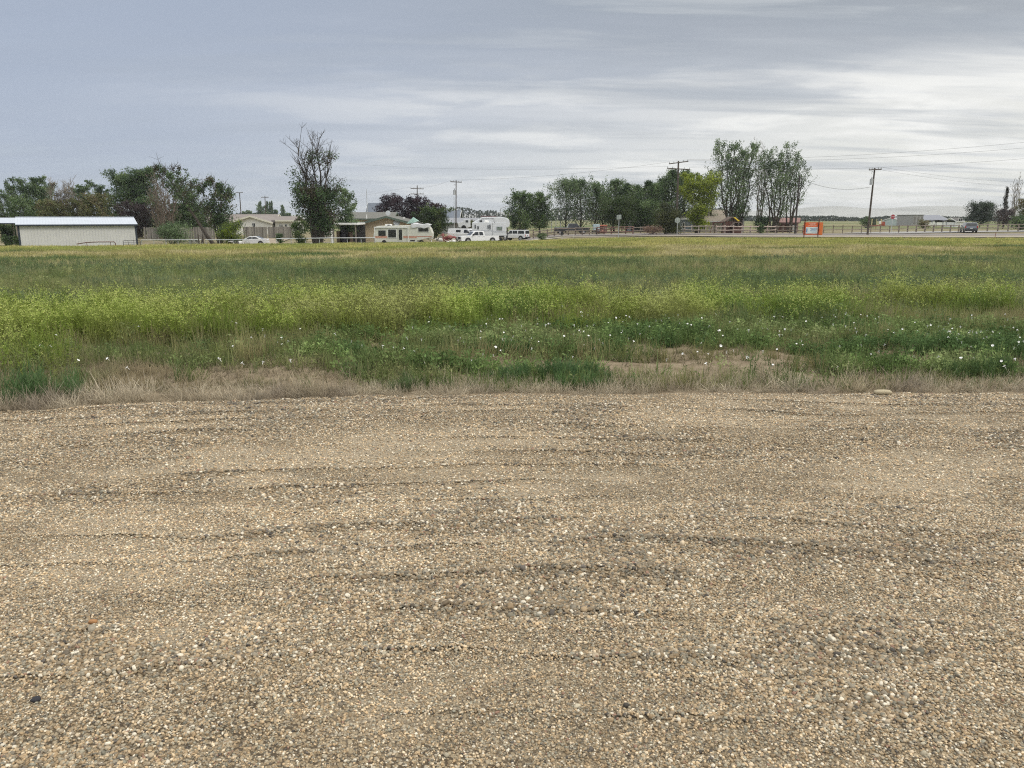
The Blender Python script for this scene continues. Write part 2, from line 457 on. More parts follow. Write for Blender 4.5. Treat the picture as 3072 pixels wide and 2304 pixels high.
a = n.new('ShaderNodeAttribute'); a.attribute_type = 'INSTANCER'; a.attribute_name = 'icol'
tcn = n.new('ShaderNodeTexCoord')
mm = n.ramp(n.noise(tcn.outputs['Object'], 4, 4, 0.6), [(0.3, (0.8, 0.8, 0.8)), (0.7, (1.15, 1.13, 1.1))])
n.l.new(n.mix(1.0, a.outputs['Color'], mm, 'MULTIPLY'), b.inputs['Base Color'])
b.inputs['Roughness'].default_value = 0.7; b.inputs['Specular IOR Level'].default_value = 0.3

def wedge(n_, y0, y1, mx, bias=1.0):
    """points over the part of the ground the lens could see, with a margin"""
    y = y0 + (y1 - y0) * rng.random(n_ * 2) ** bias
    hw = 0.69 * y + mx; hm = 0.69 * y1 + mx
    keep = rng.random(n_ * 2) < (hw / hm if bias == 1.0 else 1.0)
    y = y[keep][:n_]; hw = hw[keep][:n_]
    return (rng.random(len(y)) * 2 - 1) * hw, y
def peb_field(N_, y0, y1, smin, smax, pw, thresh, seed, up):
    x, y = wedge(int(N_ * 1.15), y0, y1, 1.5)
    coarse = fbm(x * 0.5 + 3, y * 1.7, 21, 4) * 0.35 + fbm(x * 1.6, y * 3.4, 31, 4) * 0.55 + 0.025 + 0.13 * furrow(x, y)
    k = rng.random(len(x)) < np.clip((coarse - thresh) * 7 + 0.35, 0.05, 1.0)
    k &= y < edge_y(x) - 0.02
    k &= rng.random(len(x)) > sandy(x, y) * (0.45 if smax < 0.012 else 0.85)
    x, y, coarse = x[k], y[k], coarse[k]
    s = smin + (smax - smin) * rng.random(len(x)) ** pw
    s *= 0.8 + 0.55 * np.clip((coarse - 0.36) * 3.5, 0, 1)
    return x, y, s, coarse
parts = [peb_field(260000, 1.55, 7.1, 0.0055, 0.0115, 1.5, 0.22, 1, 0),
         peb_field(150000, 1.55, 4.2, 0.0045, 0.0095, 1.2, 0.15, 2, 0),
         peb_field(80000, 1.55, 7.1, 0.0085, 0.0145, 1.8, 0.50, 3, 0),
         peb_field(4500, 1.55, 7.1, 0.013, 0.021, 2.4, 0.54, 4, 0)]
x = np.concatenate([q[0] for q in parts]); y = np.concatenate([q[1] for q in parts]); s = np.concatenate([q[2] for q in parts]); co = np.concatenate([q[3] for q in parts])
npb = len(x)
pal = np.array(PEB); ci = rng.integers(0, len(PEB), npb)
cols = pal[ci] * np.array([1.02, 0.96, 0.87]) * (0.62 + 0.66 * rng.random(npb))[:, None] * (1 - 0.38 * np.clip((co - 0.49) * 6, 0, 1))[:, None] * (0.82 + 0.36 * fbm(x * 14, y * 22, 35, 2))[:, None]
u = rng.random(npb)
bigf = np.clip((s - 0.010) / 0.012, 0, 1) * np.clip((co - 0.40) * 5, 0.25, 1)
k = u < 0.03 + 0.10 * bigf; cols[k] = np.array([0.085, 0.074, 0.062]) * (0.6 + 1.2 * rng.random(k.sum()))[:, None]
k = (u > 0.90) & (rng.random(npb) < 0.6); cols[k] = np.array([0.66, 0.60, 0.48]) * (0.85 + 0.25 * rng.random(k.sum()))[:, None]
k = (u > 0.79) & (u < 0.86); cols[k] = np.array([0.20, 0.175, 0.13]) * (0.7 + 0.7 * rng.random(k.sum()))[:, None]
k = (u > 0.86) & (u < 0.872); cols[k] = np.array([0.27, 0.16, 0.11])
gray_ = cols.mean(1, keepdims=True); cols = cols * 0.93 + gray_ * np.array([1.04, 1.0, 0.90]) * 0.07
cols *= (1 + 0.30 * sandy(x, y))[:, None]
z = gz(x, y) + s * 0.16
rot = np.stack([rng.normal(0, 0.35, npb), rng.normal(0, 0.35, npb), rng.random(npb) * 6.28], 1)
scatter('gravel_stones', [pebble(i, 1 if i % 2 else 2) for i in range(10)], np.stack([x, y, z], 1), rot, np.stack([s * 1.35] * 3, 1) * (0.9 + 0.3 * rng.random((npb, 3))),
        rng.integers(0, 10, npb), np.concatenate([cols, np.ones((npb, 1))], 1), 'loose tan, grey and white gravel pebbles covering the foreground', 'gravel')

# ================================================================ FIELD PLANTS
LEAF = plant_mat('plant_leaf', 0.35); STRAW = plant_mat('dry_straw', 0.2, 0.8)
YEL = mat('mustard_bloom', (0.33, 0.36, 0.09), 0.6)
WHITE = mat('white_petal', (0.85, 0.85, 0.82), 0.6)

class Veg:
    def __init__(s): s.v = []; s.f = []; s.c = []; s.m = []
    def blade(s, p, d, L, wd, bend, seg=2, c0=0.75, c1=1.1, mi=0):
        """curved tapering blade of quads"""
        p = np.array(p, float); d = np.array(d, float); d /= np.linalg.norm(d)
        side = np.cross(d, [0.3, 0.2, 1.0]); side = side / (np.linalg.norm(side) + 1e-9)
        a = s.r.random() * 6.28; side = side * math.cos(a) + np.cross(d, side) * math.sin(a)
        o = len(s.v)
        for i in range(seg + 1):
            t = i / seg
            wv = wd * (1 - 0.85 * t) * 0.5
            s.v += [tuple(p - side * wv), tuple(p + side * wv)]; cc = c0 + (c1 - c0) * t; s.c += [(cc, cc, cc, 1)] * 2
            d = d + np.array([bend[0], bend[1], bend[2]]) / seg; d /= np.linalg.norm(d); p = p + d * L / seg
        for i in range(seg): s.f.append((o + 2 * i, o + 2 * i + 1, o + 2 * i + 3, o + 2 * i + 2)); s.m.append(mi)
        return p
    def leaf(s, p, nrm, L, wd, c=1.0, mi=0):
        nrm = np.array(nrm, float); nrm /= np.linalg.norm(nrm)
        a = np.cross(nrm, [s.r.random() - .5, s.r.random() - .5, s.r.random() - .5]); a /= np.linalg.norm(a) + 1e-9; b_ = np.cross(nrm, a)
        p = np.array(p, float); o = len(s.v)
        s.v += [tuple(p - a * L / 2), tuple(p + b_ * wd / 2), tuple(p + a * L / 2), tuple(p - b_ * wd / 2)]; s.c += [(c, c, c, 1)] * 4
        s.f.append((o, o + 1, o + 2, o + 3)); s.m.append(mi)
    def obj(s, mats):
        o = np_mesh('plant', np.array(s.v), np.array(s.f), mats, col=np.array(s.c), link=False)
        o.data.polygons.foreach_set('material_index', np.array(s.m, dtype=np.int32)); return o

def rand_dir(r, tilt):
    a = r.random() * 6.28; t = abs(r.gauss(0, tilt)); return [math.cos(a) * math.sin(t), math.sin(a) * math.sin(t), math.cos(t)]
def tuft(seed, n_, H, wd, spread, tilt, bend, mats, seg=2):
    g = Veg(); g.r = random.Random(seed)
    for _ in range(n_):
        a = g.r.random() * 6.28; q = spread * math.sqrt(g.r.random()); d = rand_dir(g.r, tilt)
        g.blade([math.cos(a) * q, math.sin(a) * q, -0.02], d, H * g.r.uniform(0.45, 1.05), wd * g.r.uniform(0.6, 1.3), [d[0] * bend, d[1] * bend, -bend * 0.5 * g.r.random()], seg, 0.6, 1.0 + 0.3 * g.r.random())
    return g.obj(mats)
def mustard(seed, H, full=1.0):
    g = Veg(); g.r = random.Random(seed); r = g.r
    for k in range(r.randint(2, 3)):
        b0 = [r.uniform(-.05, .05), r.uniform(-.05, .05), -0.02]; d = rand_dir(r, 0.18); h = H * r.uniform(0.7, 1.05)
        g.blade(b0, d, h, 0.007, [d[0] * .3, d[1] * .3, 0], 3, 0.7, 1.0)
        for j in range(int(13 * full)):
            t = r.uniform(0.05, 0.95); p = [b0[i] + d[i] * h * t for i in range(3)]; dd = rand_dir(r, 0.9)
            if t < 0.6: g.leaf([p[0] + dd[0] * .04, p[1] + dd[1] * .04, p[2] + .02], [dd[0], dd[1], r.uniform(.2, 1)], r.uniform(.05, .09), r.uniform(.015, .03), r.uniform(.6, .95))
            else:
                e = g.blade(p, [dd[0], dd[1], 1.1], r.uniform(.06, .14), 0.005, [0, 0, .3], 1, .9, 1.2)
                for _ in range(3): g.leaf(e + np.array([r.uniform(-.015, .015), r.uniform(-.015, .015), r.uniform(-.02, .02)]), [r.random() - .5, -1, 1], .018, .013, 1.2, 1 if r.random() < 0.30 else 0)
        for _ in range(5): g.leaf([b0[0] + d[0] * h + r.uniform(-.02, .02), b0[1] + d[1] * h + r.uniform(-.02, .02), h * 0.98 + r.uniform(-.03, .02)], [r.random() - .5, -1, 1], .02, .015, 1.3, 1 if r.random() < 0.40 else 0)
    return g.obj([LEAF, YEL])
def bush(seed, n_, rx, H, ls, mats, el=0.5):
    """low leafy mound"""
    g = Veg(); g.r = random.Random(seed); r = g.r
    for _ in range(n_):
        a = r.random() * 6.28; q = math.sqrt(r.random()); zz = r.random() ** 0.8
        q *= math.sqrt(max(0.05, 1 - zz * zz)); p = [math.cos(a) * q * rx, math.sin(a) * q * rx, zz * H * r.uniform(.7, 1.1)]
        g.leaf(p, [r.gauss(0, .6), r.gauss(0, .6) - .2, r.uniform(.1, 1)], ls * r.uniform(.6, 1.4), ls * el * r.uniform(.6, 1.3), r.uniform(.7, 1.25))
    for _ in range(8): d = rand_dir(r, .7); g.blade([0, 0, 0], d, H * r.uniform(.8, 1.25), .006, [0, 0, .2], 2)
    return g.obj(mats)
def feathery(seed, n_, H, mats):
    g = Veg(); g.r = random.Random(seed); r = g.r
    for _ in range(n_):
        d = rand_dir(r, 0.42); L = H * r.uniform(.5, 1.05); p = [r.uniform(-.06, .06), r.uniform(-.06, .06), 0]
        g.blade(p, d, L, .006, [d[0] * .2, d[1] * .2, .1], 3)
        for j in range(5):
            t = r.uniform(.25, 1); dd = rand_dir(r, .8); g.blade([p[i] + d[i] * L * t * .95 for i in range(3)], [d[0] + dd[0], d[1] + dd[1], d[2] + dd[2] * .5], .07, .006, [0, 0, 0], 1, .9, 1.25)
    return g.obj(mats)

def hcol(x, y, pal, seed, fx, fy, jitter=0.18):
    """patchy colours: palette walked by noise"""
    f = fbm(x * fx, y * fy, seed, 4); f = np.clip((f - 0.28) / 0.44, 0, 0.999) * (len(pal) - 1)
    i = np.floor(f).astype(int); t = (f - i)[:, None]; P_ = np.array(pal)
    c = P_[i] * (1 - t) + P_[np.minimum(i + 1, len(pal) - 1)] * t
    c = c * (1 + jitter * rng.normal(0, 1, len(x)))[:, None]
    return np.concatenate([np.clip(c, 0.01, 1), np.ones((len(x), 1))], 1)
def bare(x, y):
    """patches of open soil between the weeds"""
    f = fbm(x * 0.50 + 30, y * 1.5, 99, 3); w_ = np.clip((y - 7.45) / 0.3, 0, 1) * np.clip((9.9 - y) / 0.8, 0, 1)
    return np.clip((f - 0.455) * 9, 0, 1) * w_ * np.interp(x / y, [-.7, -.1, .12], [.45, .55, 1])
def put(name, protos, x, y, h, cols, label, tilt=0.08, wide=1.0, cat='plants', zoff=0.0):
    if name in ('weed_grass', 'olive_stems', 'bindweed_leaves', 'dry_stubble'):
        k = rng.random(len(x)) > bare(x, y) * (0.95 if name != 'dry_stubble' else 0.55); x, y, h, cols = x[k], y[k], h[k], cols[k]
    n_ = len(x)
    z = terr(x, y) + soilbump(x, y) - 0.02 + zoff
    rot = np.stack([rng.normal(0, tilt, n_), rng.normal(0, tilt, n_), rng.random(n_) * 6.28], 1)
    ww = h * wide if not hasattr(wide, '__len__') else wide
    return scatter(name, protos, np.stack([x, y, z], 1), rot, np.stack([ww, ww, h], 1), rng.integers(0, len(protos), n_), cols, label, cat)

G_MUST = [(0.12, 0.18, 0.05), (0.18, 0.25, 0.055), (0.24, 0.31, 0.065), (0.28, 0.32, 0.09), (0.24, 0.25, 0.10)]
G_DARK = [(0.10, 0.145, 0.065), (0.15, 0.20, 0.08), (0.13, 0.18, 0.10), (0.26, 0.28, 0.12), (0.16, 0.20, 0.08)]
G_MIX = [(0.12, 0.175, 0.07), (0.22, 0.245, 0.09), (0.36, 0.33, 0.13), (0.52, 0.46, 0.26), (0.38, 0.35, 0.14)]
G_FAR = [(0.27, 0.31, 0.10), (0.36, 0.37, 0.11), (0.46, 0.42, 0.16), (0.31, 0.34, 0.10)]
STR = [(0.42, 0.36, 0.26), (0.60, 0.53, 0.40), (0.30, 0.255, 0.20), (0.52, 0.45, 0.31)]

# --- dry fringe along the gravel edge
n_ = 5200; x = rng.uniform(-8, 8, n_); y = edge_y(x) + 0.10 + np.abs(rng.normal(0, 0.30, n_)) - 0.10 * fbm(x * 2.2, x * 0, 39, 3)
k = rng.random(n_) < 0.35 + 1.1 * (fbm(x * 1.2, y * 0.8, 41) - 0.3)
x, y = x[k], y[k]
dry = [tuft(s_, 16, 0.17, 0.006, 0.05, 0.95, 1.0, [STRAW], 3) for s_ in range(5)] + [tuft(s_ + 9, 12, 0.24, 0.005, 0.05, 0.5, 0.9, [STRAW], 3) for s_ in range(3)]
put('dry_grass', dry, x, y, rng.uniform(0.4, 1.1, len(x)) * (0.45 + 1.1 * fbm(x * 1.6, y * 1.6, 44, 3)), hcol(x, y, STR, 42, 0.9, 1.2), 'pale dead grass matted along the edge of the gravel', 0.3, cat='dry grass')

# --- short brown stubble over the soil strip
n_ = 16000; x, y = wedge(n_, 7.15, 10.8, 1.5); k = rng.random(len(x)) < np.clip((fbm(x * 0.8 + 5, y * 1.2, 47) - 0.36) * 4, 0.08, 0.9); x, y = x[k], y[k]
sb = [tuft(200 + s_, 12, 0.12, 0.006, 0.07, 0.8, 0.9, [STRAW], 2) for s_ in range(5)]
put('dry_stubble', sb, x, y, rng.uniform(0.4, 1.4, len(x)), hcol(x, y, [(0.20, 0.16, 0.115), (0.29, 0.245, 0.17), (0.22, 0.205, 0.11), (0.38, 0.32, 0.22)], 48, 1.1, 1.4), 'short brown and purplish stubble over the soil strip', 0.3, cat='dry grass')

# --- low weeds with bare soil between, 7.3 to 11.5 m
n_ = 22000; x, y = wedge(n_, 7.25, 12.0, 2.0)
den_ = fbm(x * 0.42, y * 0.75, 51); k = rng.random(len(x)) < np.clip((den_ - 0.33) * 4.5 + np.clip((y - 9.6) * 0.25, 0, 1), 0.10, 1) * np.where(y < 9.9, np.interp(x / y, [-.2, .1, .7], [1, .6, .4]), 1)
x, y = x[k], y[k]
low = [tuft(60 + s_, 14, 0.22, 0.008, 0.07, 0.45, 0.7, [LEAF], 2) for s_ in range(5)] + [tuft(70 + s_, 10, 0.28, 0.004, 0.05, 0.3, 0.4, [LEAF], 2) for s_ in range(3)]
put('weed_grass', low, x, y, rng.uniform(0.35, 1.1, len(x)), hcol(x, y, [(0.30, 0.25, 0.14), (0.24, 0.24, 0.10), (0.16, 0.21, 0.075), (0.12, 0.19, 0.06), (0.36, 0.30, 0.19)], 52, 0.5, 0.9), 'mixed low weeds and grass on the bare soil strip', 0.15, cat='grass')

# --- taller olive stems standing between the low weeds and the mustard
n_ = 9000; x, y = wedge(n_, 8.6, 13.5, 1.5)
k = rng.random(len(x)) < np.clip((fbm(x * 0.7 + 4, y * 1.1, 57) - 0.47) * 6 + np.interp(x / y, [-.7, -.1, .3, .7], [0.35, 0.15, 0.0, 0.0]) + np.clip((y - 11) * .2, 0, .4), 0, 1)
x, y = x[k], y[k]
ol = [tuft(170 + s_, 14, 0.42, 0.007, 0.08, 0.20, 0.35, [LEAF], 3) for s_ in range(6)]
put('olive_stems', ol, x, y, rng.uniform(0.5, 1.05, len(x)), hcol(x, y, [(0.20, 0.23, 0.09), (0.27, 0.27, 0.12), (0.36, 0.31, 0.17), (0.25, 0.28, 0.09)], 58, 0.6, 0.9), 'thin olive and tan stems rising between the soil strip and the mustard', 0.12, cat='grass')

# --- green weeds reaching towards the gravel on the left and in the centre
n_ = 7000; x, y = wedge(n_, 7.4, 10.6, 1.0)
k = rng.random(len(x)) < np.clip((fbm(x * 0.9 + 11, y * 1.5, 66, 3) - 0.45) * 8, 0, 1) * np.interp(x / y, [-.7, -.1, .15, .3], [.9, .9, .4, .2]); x, y = x[k], y[k]
vw = [bush(240 + s_, 26, 0.12, 0.16, 0.035, [LEAF], 0.4) for s_ in range(3)] + [tuft(250 + s_, 16, 0.26, 0.010, 0.08, 0.4, 0.6, [LEAF], 2) for s_ in range(4)]
put('verge_weeds', vw, x, y, rng.uniform(0.4, 1.1, len(x)), hcol(x, y, [(0.12, 0.175, 0.07), (0.18, 0.22, 0.08), (0.24, 0.25, 0.11), (0.14, 0.20, 0.075)], 67, 1.1, 1.5, 0.22), 'patchy mid-green weeds on the soil strip left of and around the centre', 0.15, cat='weeds')

# --- bindweed mats (dark green leaves) mostly right of centre
n_ = 15000; x, y = wedge(n_, 7.9, 11.9, 1.5)
side = np.interp(x / y, [-0.7, -0.45, -0.2, 0.05, 0.25, 0.6, 0.7], [0.0, 0.18, 0.65, 0.7, 1.0, 1.0, 0.7])
f = fbm(x * 0.45 + 8, y * 0.9, 61, 4)
cover = np.clip((f * 0.55 + 0.45 * fbm(x * 1.4 + 2, y * 2.4, 64, 3) - 0.555 + 0.13 * side + np.clip((y - 9.2) * 0.06, -0.04, 0.07)) * 9, 0, 1) * (side > 0.02)
k = rng.random(len(x)) < cover * np.clip(side + 0.3, 0, 1)
BWX, BWY = x[k], y[k]
bw = [bush(80 + s_, 34, 0.15, 0.20, 0.040, [LEAF], 0.55) for s_ in range(5)] + [tuft(86 + s_, 16, 0.26, 0.014, 0.09, 0.5, 0.8, [LEAF], 2) for s_ in range(3)]
put('bindweed_leaves', bw, BWX, BWY, rng.uniform(0.4, 1.25, len(BWX)), hcol(BWX, BWY, [(0.10, 0.165, 0.06), (0.15, 0.225, 0.075), (0.21, 0.28, 0.10), (0.29, 0.34, 0.15)], 62, 1.2, 1.8, 0.26), 'leafy dark green bindweed spreading over the soil', 0.1, cat='weeds')

# --- mustard band
n_ = 26000; x, y = wedge(n_, 9.8, 15.4, 1.8)
lo_ = np.interp(x / y, [-0.7, -0.60, -0.5, -0.2, 0.0, 0.25, 0.45, 0.60, 0.72], [7.6, 8.4, 10.4, 10.9, 10.6, 11.4, 11.8, 12.6, 13.4]) + (fbm(x * 0.7, y * 0 + 2, 71) - 0.5) * 2.0
hi_ = np.interp(x / y, [-0.7, -0.3, 0.0, 0.3, 0.6, 0.72], [13.6, 13.9, 15.0, 15.2, 14.6, 13.2]) + (fbm(x * 0.5, y * 0 + 7, 73) - 0.5) * 1.6
k = (y > lo_) & (y < hi_) & (rng.random(len(x)) < np.clip((fbm(x * 0.9, y * 1.1, 75) - 0.40) * 5, 0.08, 1))
x, y = x[k], y[k]
x2, y2 = wedge(1500, 7.4, 10.5, 1.2); k = (x2 / y2 < -0.60 + 0.05 * fbm(x2 * 2, y2 * 2, 3)); x = np.concatenate([x, x2[k]]); y = np.concatenate([y, y2[k]])
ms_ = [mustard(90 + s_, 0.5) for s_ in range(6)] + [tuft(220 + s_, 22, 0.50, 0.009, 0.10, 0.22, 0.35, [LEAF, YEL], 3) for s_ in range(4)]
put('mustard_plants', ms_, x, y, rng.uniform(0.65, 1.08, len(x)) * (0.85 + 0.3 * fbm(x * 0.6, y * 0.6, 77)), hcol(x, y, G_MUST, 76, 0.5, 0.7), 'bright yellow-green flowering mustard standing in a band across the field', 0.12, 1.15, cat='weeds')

# stray mustard in patches further back
n_ = 14000; x, y = wedge(n_, 13.5, 40, 2.5); k = rng.random(len(x)) < np.clip((fbm(x * 0.35 + 3, y * 0.30, 79, 4) - 0.50) * 6, 0, 1) * np.interp(y, [13.5, 18, 40], [.9, .45, .5]); x, y = x[k], y[k]
ms2 = [mustard(190 + s_, 0.46, 0.6) for s_ in range(4)]
put('stray_mustard', ms2, x, y, rng.uniform(0.6, 1.0, len(x)), hcol(x, y, [(0.17, 0.21, 0.07), (0.24, 0.27, 0.09), (0.30, 0.30, 0.13)], 80, 0.4, 0.5), 'scattered yellow-green stems among the dark weeds', 0.12, 1.2, cat='weeds')

# --- dark green band
n_ = 34000; x, y = wedge(n_, 11.0, 36, 3); k = (y > 13.6) | (rng.random(len(x)) < np.clip((fbm(x * .5, y * .6, 85) - .5) * 6, 0, .7)); x, y = x[k], y[k]
k = rng.random(len(x)) < np.clip((fbm(x * 0.2, y * 0.35, 81) - 0.24) * 4, 0.15, 1); x, y = x[k], y[k]
dk = [feathery(100 + s_, 16, 0.40, [LEAF]) for s_ in range(6)] + [bush(110 + s_, 60, 0.20, 0.36, 0.05, [LEAF], 0.3) for s_ in range(3)]
put('green_weeds', dk, x, y, rng.uniform(0.6, 1.15, len(x)) * (0.8 + 0.4 * fbm(x * 0.3, y * 0.3, 84)), hcol(x, y, G_DARK, 82, 0.30, 0.40, 0.24), 'dense bluish dark green weeds across the middle of the field', 0.12, 1.2, cat='weeds')
# lighter grass stems mixed through it
n_ = 15000; x, y = wedge(n_, 13, 36, 3); k = fbm(x * 0.25, y * 0.6, 86) > 0.44; x, y = x[k], y[k]
st = [tuft(120 + s_, 18, 0.5, 0.010, 0.12, 0.22, 0.3, [LEAF], 2) for s_ in range(5)]
put('tall_grass', st, x, y, rng.uniform(0.6, 1.0, len(x)), hcol(x, y, [(0.20, 0.27, 0.08), (0.32, 0.33, 0.14), (0.42, 0.37, 0.20)], 87, 0.3, 0.5), 'lighter grass stems among the dark green weeds', 0.12, cat='grass')

# --- mixed band and the far yellow grass
n_ = 32000; x, y = wedge(n_, 30, 62, 5)
far1 = [tuft(130 + s_, 30, 0.42, 0.028, 0.28, 0.30, 0.4, [LEAF], 2) for s_ in range(6)]
put('mixed_grass', far1, x, y, rng.uniform(0.45, 1.0, len(x)) * (0.6 + 0.7 * fbm(x * 0.3, y * 0.3, 97)), hcol(x, y, G_MIX, 92, 0.16, 0.17, 0.26), 'patchy green and straw coloured grass beyond the dark weeds', 0.12, 1.5, cat='grass')
def fedge(x): return np.interp(x, [-75, -60, -50, -38, -8, 8, 30, 80], [84, 86, 84, 100, 106, 108, 108, 108])
n_ = 30000; x, y = wedge(n_, 58, 108, 8); k = y < fedge(x); x, y = x[k], y[k]
far2 = [tuft(140 + s_, 34, 0.36, 0.05, 0.45, 0.30, 0.4, [LEAF], 2) for s_ in range(6)]
put('yellow_grass', far2, x, y, rng.uniform(0.5, 1.05, len(x)) * (0.7 + 0.5 * fbm(x * 0.2, y * 0.2, 98)), hcol(x, y, G_FAR, 94, 0.12, 0.08, 0.22), 'yellow-green grass at the far side of the field', 0.1, 1.6, cat='grass')

# --- single white bindweed flowers, each one an object
def flower_mesh():
    g = MB(); n_ = 10
    vs = [(0, 0, -0.012)]
    for k_ in range(n_):
        t = 6.283 * k_ / n_; rr = 0.021 * (1.0 if k_ % 2 else 0.9); vs.append((rr * math.cos(t), rr * math.sin(t), 0.004))
    g.add(vs, [(0, 1 + k_, 1 + (k_ + 1) % n_) for k_ in range(n_)])
    g.tube([(0, 0, -0.04), (0, 0, -0.010)], [0.002, 0.004], 5)
    return g
fl = flower_mesh().build('bindweed_flower', WHITE)
tag(fl, 'small white bindweed flower open above the weeds at the field edge', 'flower', 'white bindweed flowers')
r = random.Random(5)
FX = []
clus = [(r.choice(range(len(BWX)))) for _ in range(60)]; nearest = [i_ for i_ in range(len(BWX)) if BWY[i_] < 10.0]
tot = 0
while tot < 292:
    j = r.choice(clus) if r.random() < 0.6 else r.choice(nearest)
    px_, py_ = BWX[j] + r.gauss(0, 0.5), BWY[j] + r.gauss(0, 0.35)
    if abs(px_) > 0.68 * py_ or (px_ < -0.12 * py_ and r.random() < 0.25): continue
    o = fl if tot == 0 else fl.copy()
    if tot: COL.objects.link(o)
    h_ = r.uniform(0.12, 0.27)
    o.location = (px_, py_, tz(px_, py_) + float(soilbump(np.array([px_]), np.array([py_]))[0]) + h_)
    o.rotation_euler = (r.uniform(-0.2, 1.1), r.uniform(-0.6, 0.6), r.uniform(0, 6.28)); k_ = r.uniform(0.42, 0.78); o.scale = (k_, k_, k_)
    tot += 1
    o['label'] = 'small white bindweed flower open above the weeds, ' + ('left of the centre' if px_ < -0.12 * py_ else 'near the centre' if px_ < 0.2 * py_ else 'in the right half') + ' of the field edge'
for (px_, py_) in [(-4.25, 8.0), (-3.05, 7.95), (-2.75, 7.75), (-2.55, 7.8), (-2.3, 7.9), (-3.8, 7.5), (-4.5, 7.9)]:
    o = fl.copy(); COL.objects.link(o); o.location = (px_, py_, 0.16); o.rotation_euler = (0.7, 0.2, r.uniform(0, 6)); o.scale = (0.8,) * 3

# --- single feathery weeds at the gravel edge
def big_weed(label, cx, cy, W, H, col, seed, n_=26):
    rr = random.Random(seed); vs = []; fs = []; cs = []; o_ = 0
    for i_ in range(n_):
        p = feathery(seed * 50 + i_ % 4, 22, H, [LEAF]) if i_ < 4 else None
        if p is not None: protos_.append(p) if False else None
        src = pl_[i_ % 4] if i_ >= 4 else p
        if i_ < 4: pl_.append(p)
        co_ = np.zeros(len(src.data.vertices) * 3); src.data.vertices.foreach_get('co', co_); co_ = co_.reshape(-1, 3)
        tt = np.zeros(len(src.data.vertices) * 4); src.data.attributes['tint'].data.foreach_get('color', tt); tt = tt.reshape(-1, 4)
        a_ = rr.random() * 6.28; R_ = np.array([[math.cos(a_), -math.sin(a_), 0], [math.sin(a_), math.cos(a_), 0], [0, 0, 1]])
        q = rr.gauss(0, 0.33); qy = rr.gauss(0, 0.2); k_ = rr.uniform(.55, 1.0) * max(0.45, 1 - (q * 1.1) ** 2)
        v_ = (co_ @ R_.T) * k_ + np.array([q * W, qy * W * 0.6, 0]); f_ = np.array([list(pp.vertices) for pp in src.data.polygons])
        vs.append(v_); fs.append(f_ + o_); o_ += len(v_); cc = tt.copy(); cc[:, :3] *= np.array(col) * rr.uniform(.8, 1.2); cs.append(cc)
    m_ = leaf_mat()
    ob = np_mesh('feathery_weed', np.concatenate(vs), np.concatenate(fs), m_, col=np.concatenate(cs))
    ob.location = (cx, cy, tz(cx, cy) - 0.02); tag(ob, label, 'weed')
    pl_.clear()
pl_ = []; protos_ = []
_LM = []
def leaf_mat():
    """foliage whose colour is carried by the mesh"""
    if _LM: return _LM[0]
    m = D.materials.new('foliage'); m.use_nodes = True; n = N(m.node_tree); b = n.n['Principled BSDF']
    t = n.new('ShaderNodeAttribute'); t.attribute_name = 'tint'; c = t.outputs['Color']
    n.l.new(c, b.inputs['Base Color']); b.inputs['Roughness'].default_value = 0.55; b.inputs['Specular IOR Level'].default_value = 0.2
    tr = n.new('ShaderNodeBsdfTranslucent'); n.l.new(c, tr.inputs['Color'])
    ms = n.new('ShaderNodeMixShader'); ms.inputs[0].default_value = 0.3
    n.l.new(b.outputs[0], ms.inputs[1]); n.l.new(tr.outputs[0], ms.inputs[2]); n.l.new(ms.outputs[0], n.n['Material Output'].inputs['Surface'])
    _LM.append(m); return m
big_weed('large feathery green weed spilling over the gravel edge near the centre', 0.38, 7.75, 1.0, 0.30, (0.09, 0.16, 0.065), 3, 34)
big_weed('small feathery green weed leaning over the gravel right of the large one', 0.62, 7.32, 0.35, 0.25, (0.11, 0.19, 0.07), 4, 9)
big_weed('dark feathery green weed clump at the left end of the gravel edge', -4.45, 6.95, 1.1, 0.34, (0.10, 0.17, 0.065), 5, 30)
big_weed('lone small green weed in the dead grass left of centre', -1.05, 7.25, 0.22, 0.22, (0.13, 0.19, 0.08), 6, 5)
big_weed('dark green weed clump at the far right of the gravel edge', 4.95, 7.9, 0.9, 0.30, (0.10, 0.165, 0.06), 8, 26)

# two stones that stand out of the gravel
def stone(name, label, px_, row, y_, s3, c, seed):
    p = at(px_, row, y_); PEBM2 = mat(name + '_stone', c, 0.7, var=0.15, vscale=30, bump=0.4, bscale=80)
    o = pebble(seed); COL.objects.link(o); o.data.materials[0] = PEBM2; o.name = name
    o.location = (p.x, y_, float(gz(np.array([p.x]), np.array([y_]))[0]) + s3[2] * 0.25); o.scale = s3
    tag(o, label, 'stone')
stone('orange_stone', 'small orange stone lying among the tan gravel near the lower left', 282, 1892, 2.86, (0.030, 0.028, 0.034), (0.40, 0.21, 0.09), 3)
stone('tan_rock', 'flat pale tan rock at the right of the gravel edge', 2650, 1170, 7.0, (0.15, 0.10, 0.07), (0.42, 0.36, 0.24), 6)
stone('black_stone', 'lone black stone in the gravel near the left picture edge', 106, 2087, 2.36, (0.035, 0.03, 0.026), (0.03, 0.03, 0.035), 5)
